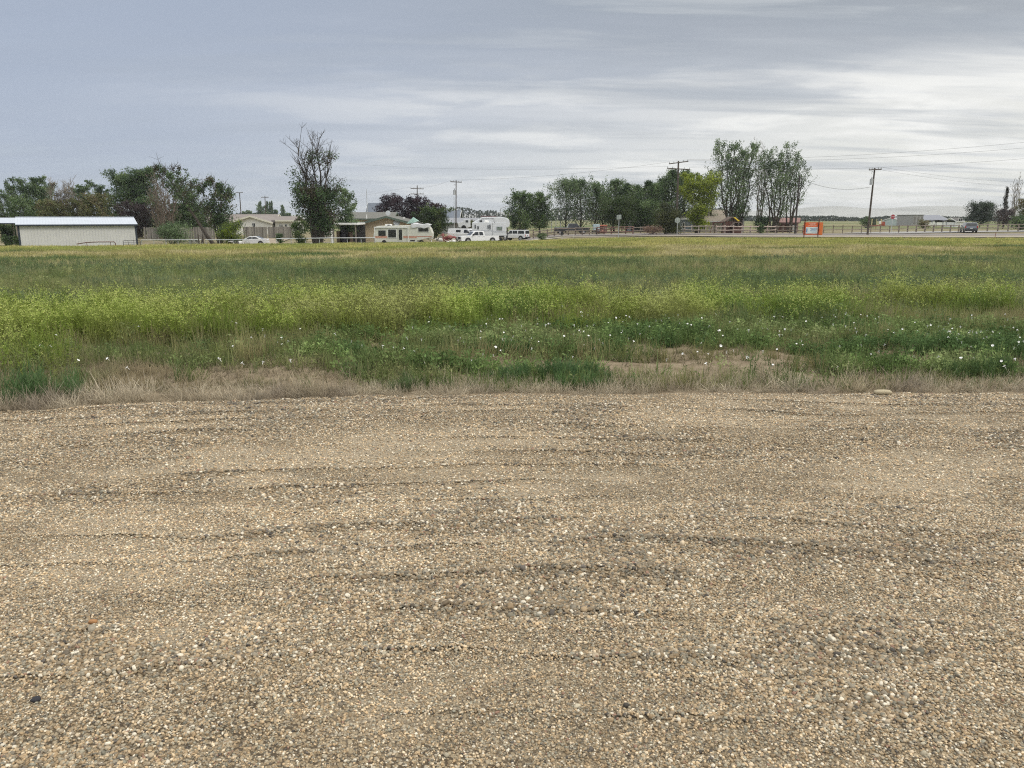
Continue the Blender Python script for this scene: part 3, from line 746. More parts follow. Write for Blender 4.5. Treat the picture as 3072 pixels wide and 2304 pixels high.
# ================================================================ TREES
BARK = mat('bark', (0.055, 0.045, 0.035), 0.9, var=0.3, vscale=6, streak=(4, 4, 0.6))
BARKG = mat('pale_bark', (0.26, 0.23, 0.19), 0.9, var=0.25, vscale=6, streak=(4, 4, 0.6))
def tree(name, label, px, y, top, width, leaf, seed, kind='round', dens=1.0, bare=0.0, ls=0.26, trunk=None, group=None, cat='tree', lean=0.0, stems=None, base=None, bark=None, bottom=None, z0=None, taper=0.0):
    """px/top/width are measured in the photograph and turned into metres at distance y"""
    r = random.Random(seed); g = np.random.default_rng(seed)
    p0 = at(px, 655, y); gx_ = p0.x; gz_ = tz(gx_, y) if z0 is None else z0
    H = at(px, top, y).z - gz_; W = width * y / F / 0.985
    th = thing(name, label, cat, (gx_, y, gz_), 0, group)
    mb = MB(); CL = []     # clump centres, radius
    P = dict(round=(1, 0.16, 0.9, 34), poplar=(1, 0.10, 0.35, 40), vase=(3, 0.12, 0.55, 26), airy=(4, 0.10, 0.45, 30), bush=(5, 0.0, 0.9, 12), column=(1, 0.05, 0.15, 36), dead=(3, 0.15, 0.5, 60), wild=(4, 0.10, 0.6, 22))[kind]
    ns = stems or P[0]; b0 = P[1] if base is None else base
    tr = trunk or (0.017 * H * (0.62 if ns > 1 else 1.0) + 0.03)
    def env(t): return env0(t) * (1 - taper * t)
    def env0(t):
        if kind == 'round': return math.sqrt(max(0.02, 1 - (abs(t - 0.55) / 0.52) ** 2.2))
        if kind == 'poplar': return max(0.12, min(1, (1 - t) * 1.35 + 0.10)) * (0.65 + 0.35 * min(1, t / 0.25))
        if kind == 'column': return max(0.15, 1 - t ** 2 * 0.85)
        if kind == 'bush': return math.sqrt(max(0.05, 1 - t * t))
        if kind == 'vase': return min(1, 0.35 + t * 1.1) * (1 if t < 0.8 else max(0.3, (1 - t) / 0.2))
        if kind == 'airy': return 0.6 + t if t < 0.4 else max(0.18, 1 - (t - 0.4) * 1.25)
        return min(1, 0.55 + t * 0.6) * (1 if t < 0.75 else 0.6)
    for s in range(ns):
        off = 0 if ns == 1 else (s - (ns - 1) / 2) / ns
        hh = H * (1.0 if ns == 1 or s == seed % ns else r.uniform(0.80, 0.97))
        sp = W * off * dict(airy=0.62, vase=0.75, wild=0.55 if not taper else 0.42).get(kind, 0.8)
        pts = []; bx = off * W * 0.12
        for k in range(7):
            t = k / 6
            pts.append(Vector((bx + sp * t ** 1.2 + lean * H * t + r.gauss(0, 0.012) * H * (t > 0), r.gauss(0, 0.02) * H * t + r.uniform(-.1, .1) * W * t * (ns > 1), hh * t)))
        mb.tube(pts, [tr * (1 - 0.86 * (k / 6) ** 0.9) for k in range(7)], 7)
        nb = max(3, int(P[3] / (1 if ns == 1 else ns * 0.5)))
        for j in range(nb):
            t = b0 + (0.97 - b0) * ((j + r.random()) / nb)
            i = min(5, int(t * 6)); q = pts[i].lerp(pts[i + 1], t * 6 - i)
            a = j * 2.4 + r.uniform(-.5, .5); R_ = W * 0.5 * env(t) * r.uniform(0.65, 1.1) * (1.6 if kind == 'poplar' else 1)
            if ns > 1: R_ *= 0.70
            rise = P[2] * 0  + dict(round=0.35, poplar=1.3, vase=0.9, airy=1.5, bush=0.5, column=3.0, dead=1.1, wild=1.0)[kind]
            e = q + Vector((math.cos(a) * R_, math.sin(a) * R_ * 0.85, min(R_ * rise, max(0.1, (H - q.z) * 0.95))))
            m1 = q.lerp(e, 0.5) + Vector((0, 0, -0.06 * R_))
            br = max(0.014, min(0.07, tr * 0.32 * (1 - t * 0.6)))
            mb.tube([q, m1, e], [br, br * 0.6, 0.012], 4, False)
            dead = r.random() < bare * (0.35 + 0.9 * t)
            nt = 7 if kind in ('dead',) or dead else 3
            for c in range(nt):
                f = r.uniform(0.35, 1.0); s0 = q.lerp(m1, f * 2) if f < 0.5 else m1.lerp(e, f * 2 - 1)
                d = Vector((r.gauss(0, 1), r.gauss(0, 0.8), 0.8 + rise * 0.5)).normalized() * R_ * r.uniform(0.25, 0.55)
                if dead: d *= 1.6 if kind == 'wild' else 1.25
                mb.tube([s0, s0 + d * 0.55, s0 + d + Vector((0, 0, 0.05))], [br * 0.45, 0.02, 0.010], 3, False)
                if dead:
                    for _ in range(2):
                        s1 = s0 + d * r.uniform(.3, .8); mb.tube([s1, s1 + Vector((r.gauss(0, .25), r.gauss(0, .2), r.uniform(.15, .55))) * d.length], [0.016, 0.008], 3, False)
                else:
                    CL.append((s0 + d, 0.22)); CL.append((s0 + d * 0.5, 0.2))
            if not dead:
                for f in (0.3, 0.55, 0.8, 1.0): CL.append(((q.lerp(m1, f * 2) if f < .5 else m1.lerp(e, f * 2 - 1)), 0.24))
        if kind in ('poplar', 'airy', 'vase', 'column') and not bare:
            for k in range(5): CL.append((pts[6] - Vector((0, 0, 0.03 * H * k)), 0.10))
        if bare and kind in ('wild', 'dead'):
            for k in range(9 if bare < 0.6 else 16):
                q_ = r.uniform(3.2 if bare >= 0.6 else 5, 6); s0 = pts[int(min(5, q_))].lerp(pts[int(min(5, q_)) + 1], q_ - int(min(5, q_))); d = Vector((r.gauss(0, .65) + 0.5 * off, r.gauss(0, .5), 1.0)).normalized() * H * r.uniform(.10, .24)
                mb.tube([s0, s0 + d * .5, s0 + d], [.045, .030, .014], 3, False)
                for _ in range(3): s1 = s0 + d * r.uniform(.3, .8); mb.tube([s1, s1 + Vector((r.gauss(0, .3), r.gauss(0, .3), r.uniform(.2, .6))) * d.length * .6], [.022, .010], 3, False)
    mb.build('trunk', bark or BARK, th)
    if bare >= 0.6: CL = [c for c in CL if c[0].z < 0.62 * H or r.random() < 0.42]
    if kind != 'dead' and CL:
        C = np.array([c[0][:] for c in CL]); rad = np.array([c[1] for c in CL])
        keep = g.random(len(C)) < 0.93; C, rad = C[keep], rad[keep]
        area = W * H * (0.78 if kind != 'column' else 0.9); aleaf = 0.5 * ls * ls * 0.55
        cover = dict(round=3.6, bush=4.0, column=3.6, poplar=2.6, vase=3.5, airy=1.25, wild=2.3)[kind] * dens
        per = int(min(220, max(4, cover * area / aleaf / max(1, len(C)) * 1.05)))
        if per * len(C) > 26000: per = 26000 // len(C)
        sc_ = max(0.30, 0.075 * W) if kind != 'column' else max(0.2, 0.16 * W)
        if kind == 'airy': sc_ = max(0.22, 0.038 * W)
        if kind == 'poplar': sc_ = max(0.26, 0.085 * W)
        if kind in ('wild', 'vase'): sc_ = max(0.28, 0.062 * W)
        if kind == 'bush': sc_ = 0.13 * W
        n_ = len(C) * per
        ctr = np.repeat(C, per, 0) + g.normal(0, 1, (n_, 3)) * (sc_ * (1.2 - 0.65 * np.clip(np.repeat(C[:, 2:3], per, 0) / H, 0, 1))) * np.array([1, 1, 1.3 if kind in ('airy', 'poplar', 'column') else 0.8])
        ctr = ctr[ctr[:, 2] > max(0.05, b0 * H * 0.5)]; n_ = len(ctr)
        a = g.normal(0, 1, (n_, 3)); a /= np.linalg.norm(a, axis=1)[:, None]
        b_ = np.cross(a, g.normal(0, 1, (n_, 3))); b_ /= np.linalg.norm(b_, axis=1)[:, None] + 1e-9
        L = ls * g.uniform(0.55, 1.35, (n_, 1)); Wd = L * g.uniform(0.4, 0.75, (n_, 1))
        v = np.stack([ctr - a * L / 2, ctr + b_ * Wd / 2, ctr + a * L / 2, ctr - b_ * Wd / 2], 1).reshape(-1, 3)
        pal_ = np.array(leaf if isinstance(leaf[0], (tuple, list)) else [leaf])
        cl_tone = fbm(ctr[:, 0] * 0.9 + seed, ctr[:, 2] * 0.9 + ctr[:, 1] * .5, seed, 3)
        ci_ = np.clip(((cl_tone - .3) / .4 * len(pal_)).astype(int), 0, len(pal_) - 1)
        c = pal_[ci_] * (0.70 + 0.6 * g.random((n_, 1))) * (0.75 + 0.55 * cl_tone)[:, None]
        c = np.concatenate([c, np.ones((n_, 1))], 1)
        np_mesh('crown', v, np.arange(n_ * 4).reshape(-1, 4), leaf_mat(), parent=th, col=np.repeat(c, 4, 0))
    return th

GA = [(0.065, 0.11, 0.045), (0.10, 0.155, 0.06), (0.135, 0.19, 0.08)]
GB = [(0.09, 0.14, 0.065), (0.135, 0.195, 0.09), (0.17, 0.23, 0.115)]
GY = [(0.19, 0.25, 0.03), (0.29, 0.35, 0.045), (0.23, 0.28, 0.06)]
GO = [(0.11, 0.125, 0.045), (0.16, 0.165, 0.065), (0.18, 0.155, 0.08)]
BR = [(0.13, 0.11, 0.07), (0.16, 0.135, 0.09), (0.095, 0.09, 0.05)]
PU = [(0.022, 0.013, 0.020), (0.032, 0.018, 0.026), (0.045, 0.026, 0.034)]
GR = 'trees behind the long metal barn'
# left group, from the picture edge
tree('poplar_tree', 'green poplar cut by the left picture edge above the white shed roof', 4, 150, 572, 60, GB, 1, 'vase', group=GR)
tree('poplar_tree', 'narrow green poplar with a tall thin tip left of the broad green tree', 40, 152, 543, 42, GB, 2, 'airy', group=GR, stems=2)
tree('green_tree', 'broad green tree with pointed tops behind the left end of the metal barn', 98, 148, 536, 110, GA, 3, 'vase', 1.2, group=GR, stems=5)
tree('green_tree', 'second tall green tree with spiky tops behind the left part of the barn', 140, 156, 530, 70, GB, 4, 'vase', group=GR)
tree('dying_tree', 'thin grey-brown half bare tree between the green trees behind the barn', 180, 140, 552, 80, BR, 5, 'wild', 0.55, 0.5, group=GR, bark=BARKG)
tree('dying_tree', 'brownish bare-topped tree right of the other half bare tree behind the barn', 215, 142, 550, 60, BR, 6, 'wild', 0.35, 0.75, group=GR, bark=BARKG)
tree('green_tree', 'upright dark green tree with comb-like top behind the middle of the barn', 258, 150, 541, 70, GB, 7, 'vase', 1.1, group=GR, stems=4)
tree('yellowish_tree', 'low yellow-green tree behind the right half of the barn', 290, 136, 588, 90, GO, 8, 'round', 0.8, group=GR)
tree('green_tree', 'dark green tree standing just right of the comb-topped tree behind the barn', 312, 145, 556, 52, GA, 9, 'round', group=GR)
tree('green_tree', 'lower dark green tree behind the right end of the barn roof', 352, 140, 585, 70, GA, 10, 'round', group=GR)
tree('green_tree', 'tall broad green tree with bare lower trunks right of the barn', 415, 142, 506, 140, GA, 11, 'vase', 1.25, group=GR, stems=4, base=0.45)
tree('bare_tree', 'fan-shaped leafless grey-brown tree between the tall green tree and the leaning tree', 505, 132, 518, 110, BR, 12, 'dead', bark=mat('twig_bark', (0.17, 0.135, 0.105), 0.9), stems=6, trunk=0.16, base=0.05)
tree('bare_tree', 'smaller leafless tree in front of the fan-shaped bare tree', 478, 130, 560, 70, BR, 13, 'dead', bark=MATS['twig_bark'], stems=5, trunk=0.12, base=0.05)
tree('purple_tree', 'dark purple-leaved tree low behind the right end of the barn', 408, 134, 618, 100, [(0.045, 0.032, 0.036), (0.06, 0.045, 0.045)], 14, 'round', 1.0)
tree('green_tree', 'dark green tree behind the leaning dead trunk', 565, 135, 560, 90, GA, 15, 'round', 0.9)
tree('leaning_tree', 'tree leaning left with a thick bare trunk and sparse dead top', 636, 120, 505, 110, [BR[2], GA[0], GA[1]], 16, 'wild', 0.45, 0.45, lean=-0.62, stems=1, trunk=0.30, base=0.40)
tree('green_tree', 'dark multi-stemmed green tree with feathered top beside the leaning trunk', 655, 122, 540, 130, [GA[0], GA[1], BR[2]], 17, 'wild', 1.2, 0.08, stems=4, base=0.15)
tree('shrub', 'round green shrub in front of the plank fence nearest the barn', 512, 108, 676, 105, GB, 18, 'bush', 1.3, cat='shrub', ls=0.16)
tree('shrub', 'yellow-green shrub in front of the cream house and the parked white car', 684, 112, 669, 82, [GA[0], GY[0], (0.10, 0.14, 0.03)], 19, 'bush', 1.5, cat='shrub', ls=0.16)
tree('shrub', 'dark hedge plant under the white shed roof at the left picture edge', 22, 105, 668, 75, GA, 20, 'bush', 1.3, cat='shrub', ls=0.16)
tree('shrub', 'low rough green bush in the yard at the far left edge', 8, 93, 705, 30, GA, 21, 'bush', 1, cat='shrub', ls=0.14)
tree('shrub', 'low rough green bush beside the left corner of the metal barn', 40, 92, 708, 26, GA, 22, 'bush', 1, cat='shrub', ls=0.14)
for k, (a_, t_, w_, c_) in enumerate([(70, 600, 90, GA), (165, 610, 100, GO), (245, 605, 90, [BR[0], GO[0]]), (455, 600, 110, GA), (600, 625, 90, [BR[2], GA[0]]), (540, 618, 90, GA)]):
    tree('understory_tree', ['low dense green growth below the pointed green trees behind the barn', 'low olive growth below the half bare trees behind the barn', 'low brownish growth behind the middle of the barn roof', 'low dark growth below the tall broad tree right of the barn', 'low brown-green growth below the leaning tree', 'low dark growth behind the plank fence under the bare fan tree'][k], a_, 138, t_, w_, c_, 120 + k, 'round', 1.3, group=GR, base=0.02)
# big half-dead tree
tree('half_dead_tree', 'tall half dead tree with bare spiky top in front of the carport', 950, 112, 410, 205, [GA[0], GA[0], GA[1], (0.06, 0.05, 0.03)], 23, 'wild', 0.50, 0.66, stems=5, trunk=0.26, base=0.12, taper=0.30)
tree('half_dead_tree', 'dark dense lower growth around the trunk of the tall half dead tree', 952, 113, 575, 160, [GA[0], GA[0], (0.055, 0.045, 0.03), GA[1]], 24, 'wild', 1.7, 0.06, stems=5, base=0.10, trunk=0.12)
tree('green_tree', 'lighter green round tree right behind the tall half dead tree', 1036, 122, 568, 75, GB, 25, 'round', 1.1)
tree('shrub', 'upright light green shrub beside the tall half dead tree', 893, 106, 660, 46, [(0.07, 0.11, 0.03), (0.10, 0.14, 0.045)], 26, 'bush', 1.2, cat='shrub', ls=0.15, stems=4)
tree('shrub', 'little green shrub right of the white parked car', 834, 108, 698, 26, GA, 27, 'bush', 1, cat='shrub', ls=0.13)
# far poplars behind the cream house
GP = 'distant trees behind the cream house'
for k, (a_, t_, w_, kd) in enumerate([(782, 607, 14, 'column'), (804, 605, 8, 'column'), (812, 606, 7, 'column'), (818, 604, 7, 'column'), (790, 620, 40, 'round'), (850, 618, 13, 'column'), (828, 630, 14, 'round'), (866, 640, 16, 'round'), (748, 633, 22, 'round'), (735, 636, 16, 'round')]):
    tree('distant_tree', ['slim dark poplar left of the power pole beyond the cream house roof', 'first of three thin poplar spires beyond the cream house', 'middle of three thin poplar spires beyond the cream house', 'rightmost of three thin poplar spires beyond the cream house', 'broad hazy tree below the thin poplar spires', 'dark cone-shaped distant tree above the reddish roof', 'small pale distant tree beside the cone-shaped one', 'tiny hazy tree above the right end of the reddish roof', 'small round distant tree right of the left power pole', 'smallest round distant tree beside the left power pole'][k],
         a_, 420, t_, w_, GB, 30 + k, kd, 1, group=GP, ls=0.7)
# purple and green trees by the tan house
tree('purple_tree', 'dark purple plum tree behind the ridge of the tan house', 1180, 150, 596, 95, PU, 41, 'round', 1.3, group='purple plum trees')
tree('purple_tree', 'dark purple plum tree right of the first one under the power pole', 1250, 152, 600, 90, PU, 42, 'round', 1.3, group='purple plum trees')
tree('purple_tree', 'small brownish purple tree at the right end of the purple row', 1308, 150, 613, 50, [PU[2], (0.05, 0.03, 0.028)], 43, 'round', 1.2, group='purple plum trees')
tree('green_tree', 'wide low dark green tree behind the old camper nose', 1300, 136, 631, 105, [(0.035, 0.060, 0.020), (0.05, 0.085, 0.025), (0.075, 0.105, 0.03)], 44, 'round', 1.6, base=0.02)
tree('green_tree', 'rounded dark green tree right behind the fifth wheel trailer', 1560, 150, 583, 82, GA, 45, 'round', 1.5)
tree('green_tree', 'rounded dark green tree right of its twin near the metal frame', 1618, 152, 585, 80, GA, 46, 'round', 1.5)
tree('grey_bush', 'small green brush behind the white trailer roof', 1412, 170, 655, 28, GO, 47, 'bush', 1, cat='shrub')
# poplar row
rowp = [(1697, 547, 62), (1742, 544, 62), (1788, 553, 46), (1808, 580, 40), (1843, 545, 52), (1880, 556, 44), (1908, 560, 42), (1944, 548, 44), (1965, 556, 40), (1988, 540, 46), (2012, 515, 54), (2052, 515, 50)]
rl = ['leftmost poplar of the row, airy, beside the metal frame', 'second poplar from the left in the row behind the dark pickup', 'third poplar from the left in the row', 'short poplar filling the gap after the third one', 'fifth poplar in the row left of the blank square sign', 'poplar just left of the blank square sign', 'poplar directly behind the blank square sign', 'poplar just right of the blank square sign', 'poplar above the small grey house', 'dark poplar left of the double crossarm pole', 'tallest dark poplar just left of the double crossarm pole', 'dark poplar rising behind the double crossarm pole']
for k, (a_, t_, w_) in enumerate(rowp):
    tree('poplar_tree', rl[k], a_, 158 - (k % 3) * 3, t_, w_ * 1.35, GB if k < 3 else GA, 50 + k, 'poplar', 1.3 if k > 2 else 1.0, group='row of poplars along the log fence', base=0.03)
tree('green_tree', 'lower mid-green bushy tree in front of the poplar row', 1858, 146, 605, 130, [(0.04, 0.07, 0.02), (0.06, 0.09, 0.03)], 63, 'round', 1.4, base=0.12)
tree('green_tree', 'lower dark bushy tree in front of the right end of the poplar row', 1935, 148, 612, 100, GA, 64, 'round', 1.3, base=0.12)
tree('yellow_green_tree', 'bright yellow-green tree right of the double crossarm pole', 2094, 134, 525, 118, GY, 65, 'vase', 1.5, stems=5, base=0.06)
tree('dark_shrub', 'tall dark olive shrub left of the round sign back', 2000, 126, 618, 85, [(0.05, 0.06, 0.025), (0.07, 0.085, 0.03), (0.09, 0.10, 0.04)], 66, 'bush', 1.6, cat='shrub', ls=0.2, stems=5)
tree('green_tree', 'loose grey-green tree behind the yellow-green tree', 2125, 150, 508, 90, GB, 67, 'airy', 0.8)
tree('reddish_bush', 'dry reddish bush in front of the small grey house', 1955, 124, 685, 60, [(0.20, 0.12, 0.09), (0.24, 0.16, 0.12)], 68, 'bush', 1.0, cat='shrub', ls=0.14)
# tall airy cottonwoods
tree('cottonwood_tree', 'tall airy cottonwood left of the bare spires behind the play house', 2185, 140, 425, 165, GB, 70, 'airy', 1.1, stems=5, base=0.08, lean=0.03)
tree('cottonwood_tree', 'tall airy cottonwood leaning right of its neighbour above the play house', 2222, 143, 432, 100, GB, 71, 'airy', 0.9, stems=3, base=0.10)
tree('bare_tree', 'leafless thin tree spires between the two airy cottonwoods', 2278, 145, 415, 60, BR, 72, 'dead', stems=6, bark=mat('grey_twig', (0.22, 0.20, 0.17), 0.9), trunk=0.13, base=0.3)
tree('cottonwood_tree', 'tall airy cottonwood with several pale trunks left of the leaning pole', 2325, 140, 435, 165, GB, 73, 'airy', 1.05, stems=5, base=0.12)
tree('cottonwood_tree', 'sparse cottonwood with twin trunks above the red-roofed shed', 2372, 142, 475, 120, GB, 74, 'airy', 0.55, 0.15, stems=4, base=0.25)
tree('dark_shrub', 'small dark shrub growing through the log fence below the cottonwoods', 2284, 128, 668, 20, GA, 75, 'bush', 1.2, cat='shrub', ls=0.15)
tree('dark_shrub', 'dark low shrub beside the pale wall right of the play house', 2290, 144, 650, 55, GA, 76, 'bush', 1.0, cat='shrub')
# right end
tree('green_tree', 'large round dark green tree beyond the minivan on the road', 2942, 200, 617, 92, [(0.035, 0.055, 0.03), (0.05, 0.075, 0.04)], 80, 'round', 1.6)
tree('bare_tree', 'tall bare grey poplar spires at the right end of the horizon', 3040, 190, 515, 34, BR, 81, 'dead', stems=7, bark=MATS['grey_twig'], trunk=0.12, base=0.15)
tree('poplar_tree', 'thin half-leafed poplar left of the tall bare spires', 3012, 188, 562, 16, [(0.06, 0.06, 0.045)], 82, 'column', 0.9, base=0.1)
tree('purple_tree', 'dull purple-grey tree low between the round tree and the bare spires', 3012, 180, 632, 54, [(0.06, 0.05, 0.05), (0.09, 0.07, 0.065)], 83, 'round', 1.1)
tree('green_tree', 'green tree cut by the right picture edge', 3068, 170, 598, 46, GO, 84, 'vase', 1.0)
tree('shrub', 'bright green shrubs at the right picture edge behind the rail fence', 3062, 160, 650, 60, GA, 85, 'bush', 1.3, cat='shrub')
tree('shrub', 'olive brush in front of the flat-roofed grey building', 2772, 185, 662, 36, GO, 86, 'bush', 1.1, cat='shrub')
tree('shrub', 'dark brush behind the leaning transformer pole', 2600, 190, 652, 40, GA, 87, 'bush', 1.1, cat='shrub')
tree('shrub', 'low green bush at the roadside right of the parked white vehicle', 1625, 116, 701, 30, GA, 88, 'bush', 1.1, cat='shrub', ls=0.13)

# ---------------- far land
def far_tree_line(name, label, x0, x1, y_, h0, h1, n_, seed, col):
    g = np.random.default_rng(seed); x_ = g.uniform(x0, x1, n_); hmax = h0 + (h1 - h0) * fbm(x_ / 30.0, x_ * 0, seed, 4)
    z_ = g.random(n_) * hmax; ctr = np.stack([x_, y_ + g.normal(0, 6, n_), terr(x_, y_ + x_ * 0) + z_], 1)
    a = g.normal(0, 1, (n_, 3)); a /= np.linalg.norm(a, axis=1)[:, None]; b_ = np.cross(a, g.normal(0, 1, (n_, 3))); b_ /= np.linalg.norm(b_, axis=1)[:, None]
    L = g.uniform(0.9, 2.2, (n_, 1)) * y_ / 500
    v = np.stack([ctr - a * L / 2, ctr + b_ * L / 3, ctr + a * L / 2, ctr - b_ * L / 3], 1).reshape(-1, 3)
    c = np.concatenate([np.array(col) * g.uniform(.7, 1.3, (n_, 1)), np.ones((n_, 1))], 1)
    o = np_mesh(name, v, np.arange(n_ * 4).reshape(-1, 4), leaf_mat(), col=np.repeat(c, 4, 0)); tag(o, label, 'trees', kind='stuff')
far_tree_line('far_woods', 'dark low line of trees along the foot of the hills on the right', 140, 560, 620, 1.0, 5.0, 9000, 5, (0.045, 0.06, 0.04))
far_tree_line('far_woods', 'hazy tree belt on the horizon in the middle', -160, 230, 800, 3, 17, 7000, 6, (0.05, 0.065, 0.05))
far_tree_line('far_woods', 'hazy tree belt on the horizon at the left', -520, -160, 560, 4, 9, 9000, 9, (0.05, 0.065, 0.045))
hm = mat('hill_slope', (0.34, 0.34, 0.31), 0.95, var=0.2, vscale=0.003)  # pale grey slope: part of the distance haze is put into this colour
hx = np.linspace(-2900, 2900, 240); hy = np.linspace(2350, 3150, 10)
def hz(x, y):
    h = 12 + 36 * fbm(x / 420.0, y * 0 + 3, 15, 5) + 12 * fbm(x / 90.0, y * 0, 16, 3)
    h = h * np.interp(x, [-2900, -700, 300, 1200, 2900], [0.35, 0.45, 0.7, 1.0, 0.9])
    return -2 + h * smooth01((y - 2350) / 600.0)
grid_sheet('hills', hx, hy, hz, hm)
# ================================================================ SHARED MATERIALS
WHT = mat('white_paint', (0.78, 0.78, 0.76), 0.4, var=0.06, vscale=2); CREAM = mat('cream_siding', (0.60, 0.57, 0.48), 0.7, var=0.06, vscale=1.5)
GLASS = mat('dark_glass', (0.025, 0.028, 0.032), 0.08, spec=0.6); BLK = mat('black_rubber', (0.02, 0.02, 0.02), 0.8); BLKM = mat('black_metal', (0.035, 0.035, 0.04), 0.5)
CHR = mat('bright_metal', (0.55, 0.55, 0.56), 0.3, metal=0.9); GALV = mat('galvanised', (0.50, 0.52, 0.53), 0.5, metal=0.3, var=0.12)
WOOD = mat('weathered_wood', (0.23, 0.20, 0.165), 0.9, var=0.30, vscale=2, streak=(3, 3, 0.4)); POLEW = mat('pole_wood', (0.085, 0.07, 0.057), 0.9, var=0.25, vscale=3, streak=(6, 6, 0.5))
RUSTM = mat('rusty_red', (0.22, 0.07, 0.05), 0.8, var=0.4, vscale=3); REDL = mat('red_lamp', (0.4, 0.02, 0.02), 0.3); AMB = mat('head_lamp', (0.55, 0.55, 0.5), 0.15, spec=0.6)

def frame(px, y, z=None):
    p = at(px, 655, y); z0 = tz(p.x, y) if z is None else z
    def lx(q): return at(q, 655, y).x - p.x
    def lz(row, q=px): return at(q, row, y).z - z0
    return p.x, z0, lx, lz
# ================================================================ ROADS
def strip(name, pts, wd, m, dz=0.03):
    """road surface following a centre line"""
    v = []; P_ = [Vector((a, b_, 0)) for a, b_ in pts]; seg = []
    for i in range(len(P_) - 1):
        for k in range(12): seg.append(P_[i].lerp(P_[i + 1], k / 12))
    seg.append(P_[-1])
    for i, p in enumerate(seg):
        d = (seg[min(i + 1, len(seg) - 1)] - seg[max(i - 1, 0)]).normalized(); nrm = Vector((-d.y, d.x, 0))
        for s_ in np.linspace(-1, 1, 7):
            q = p + nrm * wd / 2 * s_; v.append((q.x, q.y, tz(q.x, q.y) + dz))
    f = [(i * 7 + j, i * 7 + j + 1, (i + 1) * 7 + j + 1, (i + 1) * 7 + j) for i in range(len(seg) - 1) for j in range(6)]
    o = np_mesh(name, np.array(v), np.array(f), m, smooth=True); o['kind'] = 'structure'; return o
ASPH = mat('road_asphalt', (0.20, 0.18, 0.165), 0.9, var=0.15, vscale=0.6); GRV = mat('road_gravel', (0.29, 0.255, 0.205), 0.95, var=0.15, vscale=0.8); DIRT = mat('yard_dirt', (0.30, 0.25, 0.19), 0.95, var=0.2, vscale=0.5)
strip('road_shoulder', [(6, 121), (30, 114), (60, 112.5), (110, 114)], 4.0, GRV, 0.05)
strip('road', [(2, 134), (30, 124), (60, 121), (110, 121)], 11.0, ASPH, 0.06)
strip('side_road', [(58, 130), (70, 138), (95, 150), (140, 165)], 9.0, mat('pale_asphalt', (0.29, 0.285, 0.275), 0.9, var=0.1, vscale=.5), 0.09)
strip('driveway', [(-36, 104), (-39, 118), (-39, 131)], 4.5, DIRT, 0.05)
strip('yard_track', [(-32, 121), (-10, 119), (6, 124)], 7, mat('yard_gravel', (0.33, 0.31, 0.26), 0.95, var=0.15, vscale=.6), 0.06)

# ================================================================ BUILDINGS
def ribbed(col, name):
    m = mat(name, col, 0.55, var=0.05, vscale=1.0)
    n = N(m.node_tree); b = n.n['Principled BSDF']; t = n.new('ShaderNodeTexCoord'); s_ = n.new('ShaderNodeSeparateXYZ'); n.l.new(t.outputs['Object'], s_.inputs[0])
    f = n.math('PINGPONG', n.math('MULTIPLY', s_.outputs[0], 3.3), 0.5)
    bn = n.new('ShaderNodeBump'); bn.inputs['Strength'].default_value = 0.6; bn.inputs['Distance'].default_value = 0.03; n.set(bn.inputs['Height'], n.smooth(f, 0.3, 0.45)); n.l.new(bn.outputs[0], b.inputs['Normal'])
    return m
def gable(name, label, px, y, rz, wd, dp, hw, rise, wallm, roofm, trimm, axis='x', ov=0.4, trim=0.16, thick=0.10, front_off=0.0, z0=None, cat='house', group=None):
    """axis x: ridge runs along local x (long side to camera); axis y: gable end faces the camera"""
    p = at(px, 655, y); z = tz(p.x, y) if z0 is None else z0
    th = thing(name, label, cat, (p.x, y, z - 0.05), rz, group); m = MB()
    h = hw + 0.05
    if axis == 'x':
        m.prism([(0, 0), (dp, 0), (dp, h), (dp / 2, h + rise), (0, h)], -wd / 2, wd / 2, 'x'); m.build('wall', wallm, th)
        r_ = MB(); k = rise / (dp / 2)
        r_.prism([(-ov, h - k * ov + 0.01), (dp / 2, h + rise + 0.01), (dp + ov, h - k * ov + 0.01), (dp + ov, h - k * ov + thick), (dp / 2, h + rise + thick), (-ov, h - k * ov + thick)], -wd / 2 - ov, wd / 2 + ov, 'x'); rf = r_.build('roof', roofm, th)
        if trim:
            t = MB(); t.box(-wd / 2 - ov - .01, wd / 2 + ov + .01, -ov - 0.05, -ov - 0.002, h - k * ov - trim * 0.7, h - k * ov + thick * 0.8)
            for s_ in (-1, 1):
                X0 = s_ * (wd / 2 + ov) ; X1 = X0 + s_ * 0.05
                t.prism([(-ov, h - k * ov - trim * .7), (dp / 2, h + rise - trim * .7), (dp + ov, h - k * ov - trim * .7), (dp + ov, h - k * ov + thick), (dp / 2, h + rise + thick + .01), (-ov, h - k * ov + thick)], min(X0, X1) + .003 * s_, max(X0, X1) + .003 * s_, 'x')
            t.build('trim', trimm, th)
    else:
        m.prism([(-wd / 2, 0), (wd / 2, 0), (wd / 2, h), (0, h + rise), (-wd / 2, h)], 0, dp, 'y'); m.build('wall', wallm, th)
        k = rise / (wd / 2); e = wd / 2 + ov
        r_ = MB(); r_.prism([(-e, h - k * ov + .01), (0, h + rise + .01), (e, h - k * ov + .01), (e, h - k * ov + thick), (0, h + rise + thick), (-e, h - k * ov + thick)], -ov, dp + ov, 'y'); rf = r_.build('roof', roofm, th)
        if trim:
            t = MB(); t.prism([(-e - .02, h - k * ov - trim), (0, h + rise - trim), (e + .02, h - k * ov - trim), (e + .02, h - k * ov + thick + .02), (0, h + rise + thick + .02), (-e - .02, h - k * ov + thick + .02)], -ov - 0.06, -ov - 0.003, 'y'); t.build('trim', trimm, th)
    th['roof_obj'] = rf.name
    return th
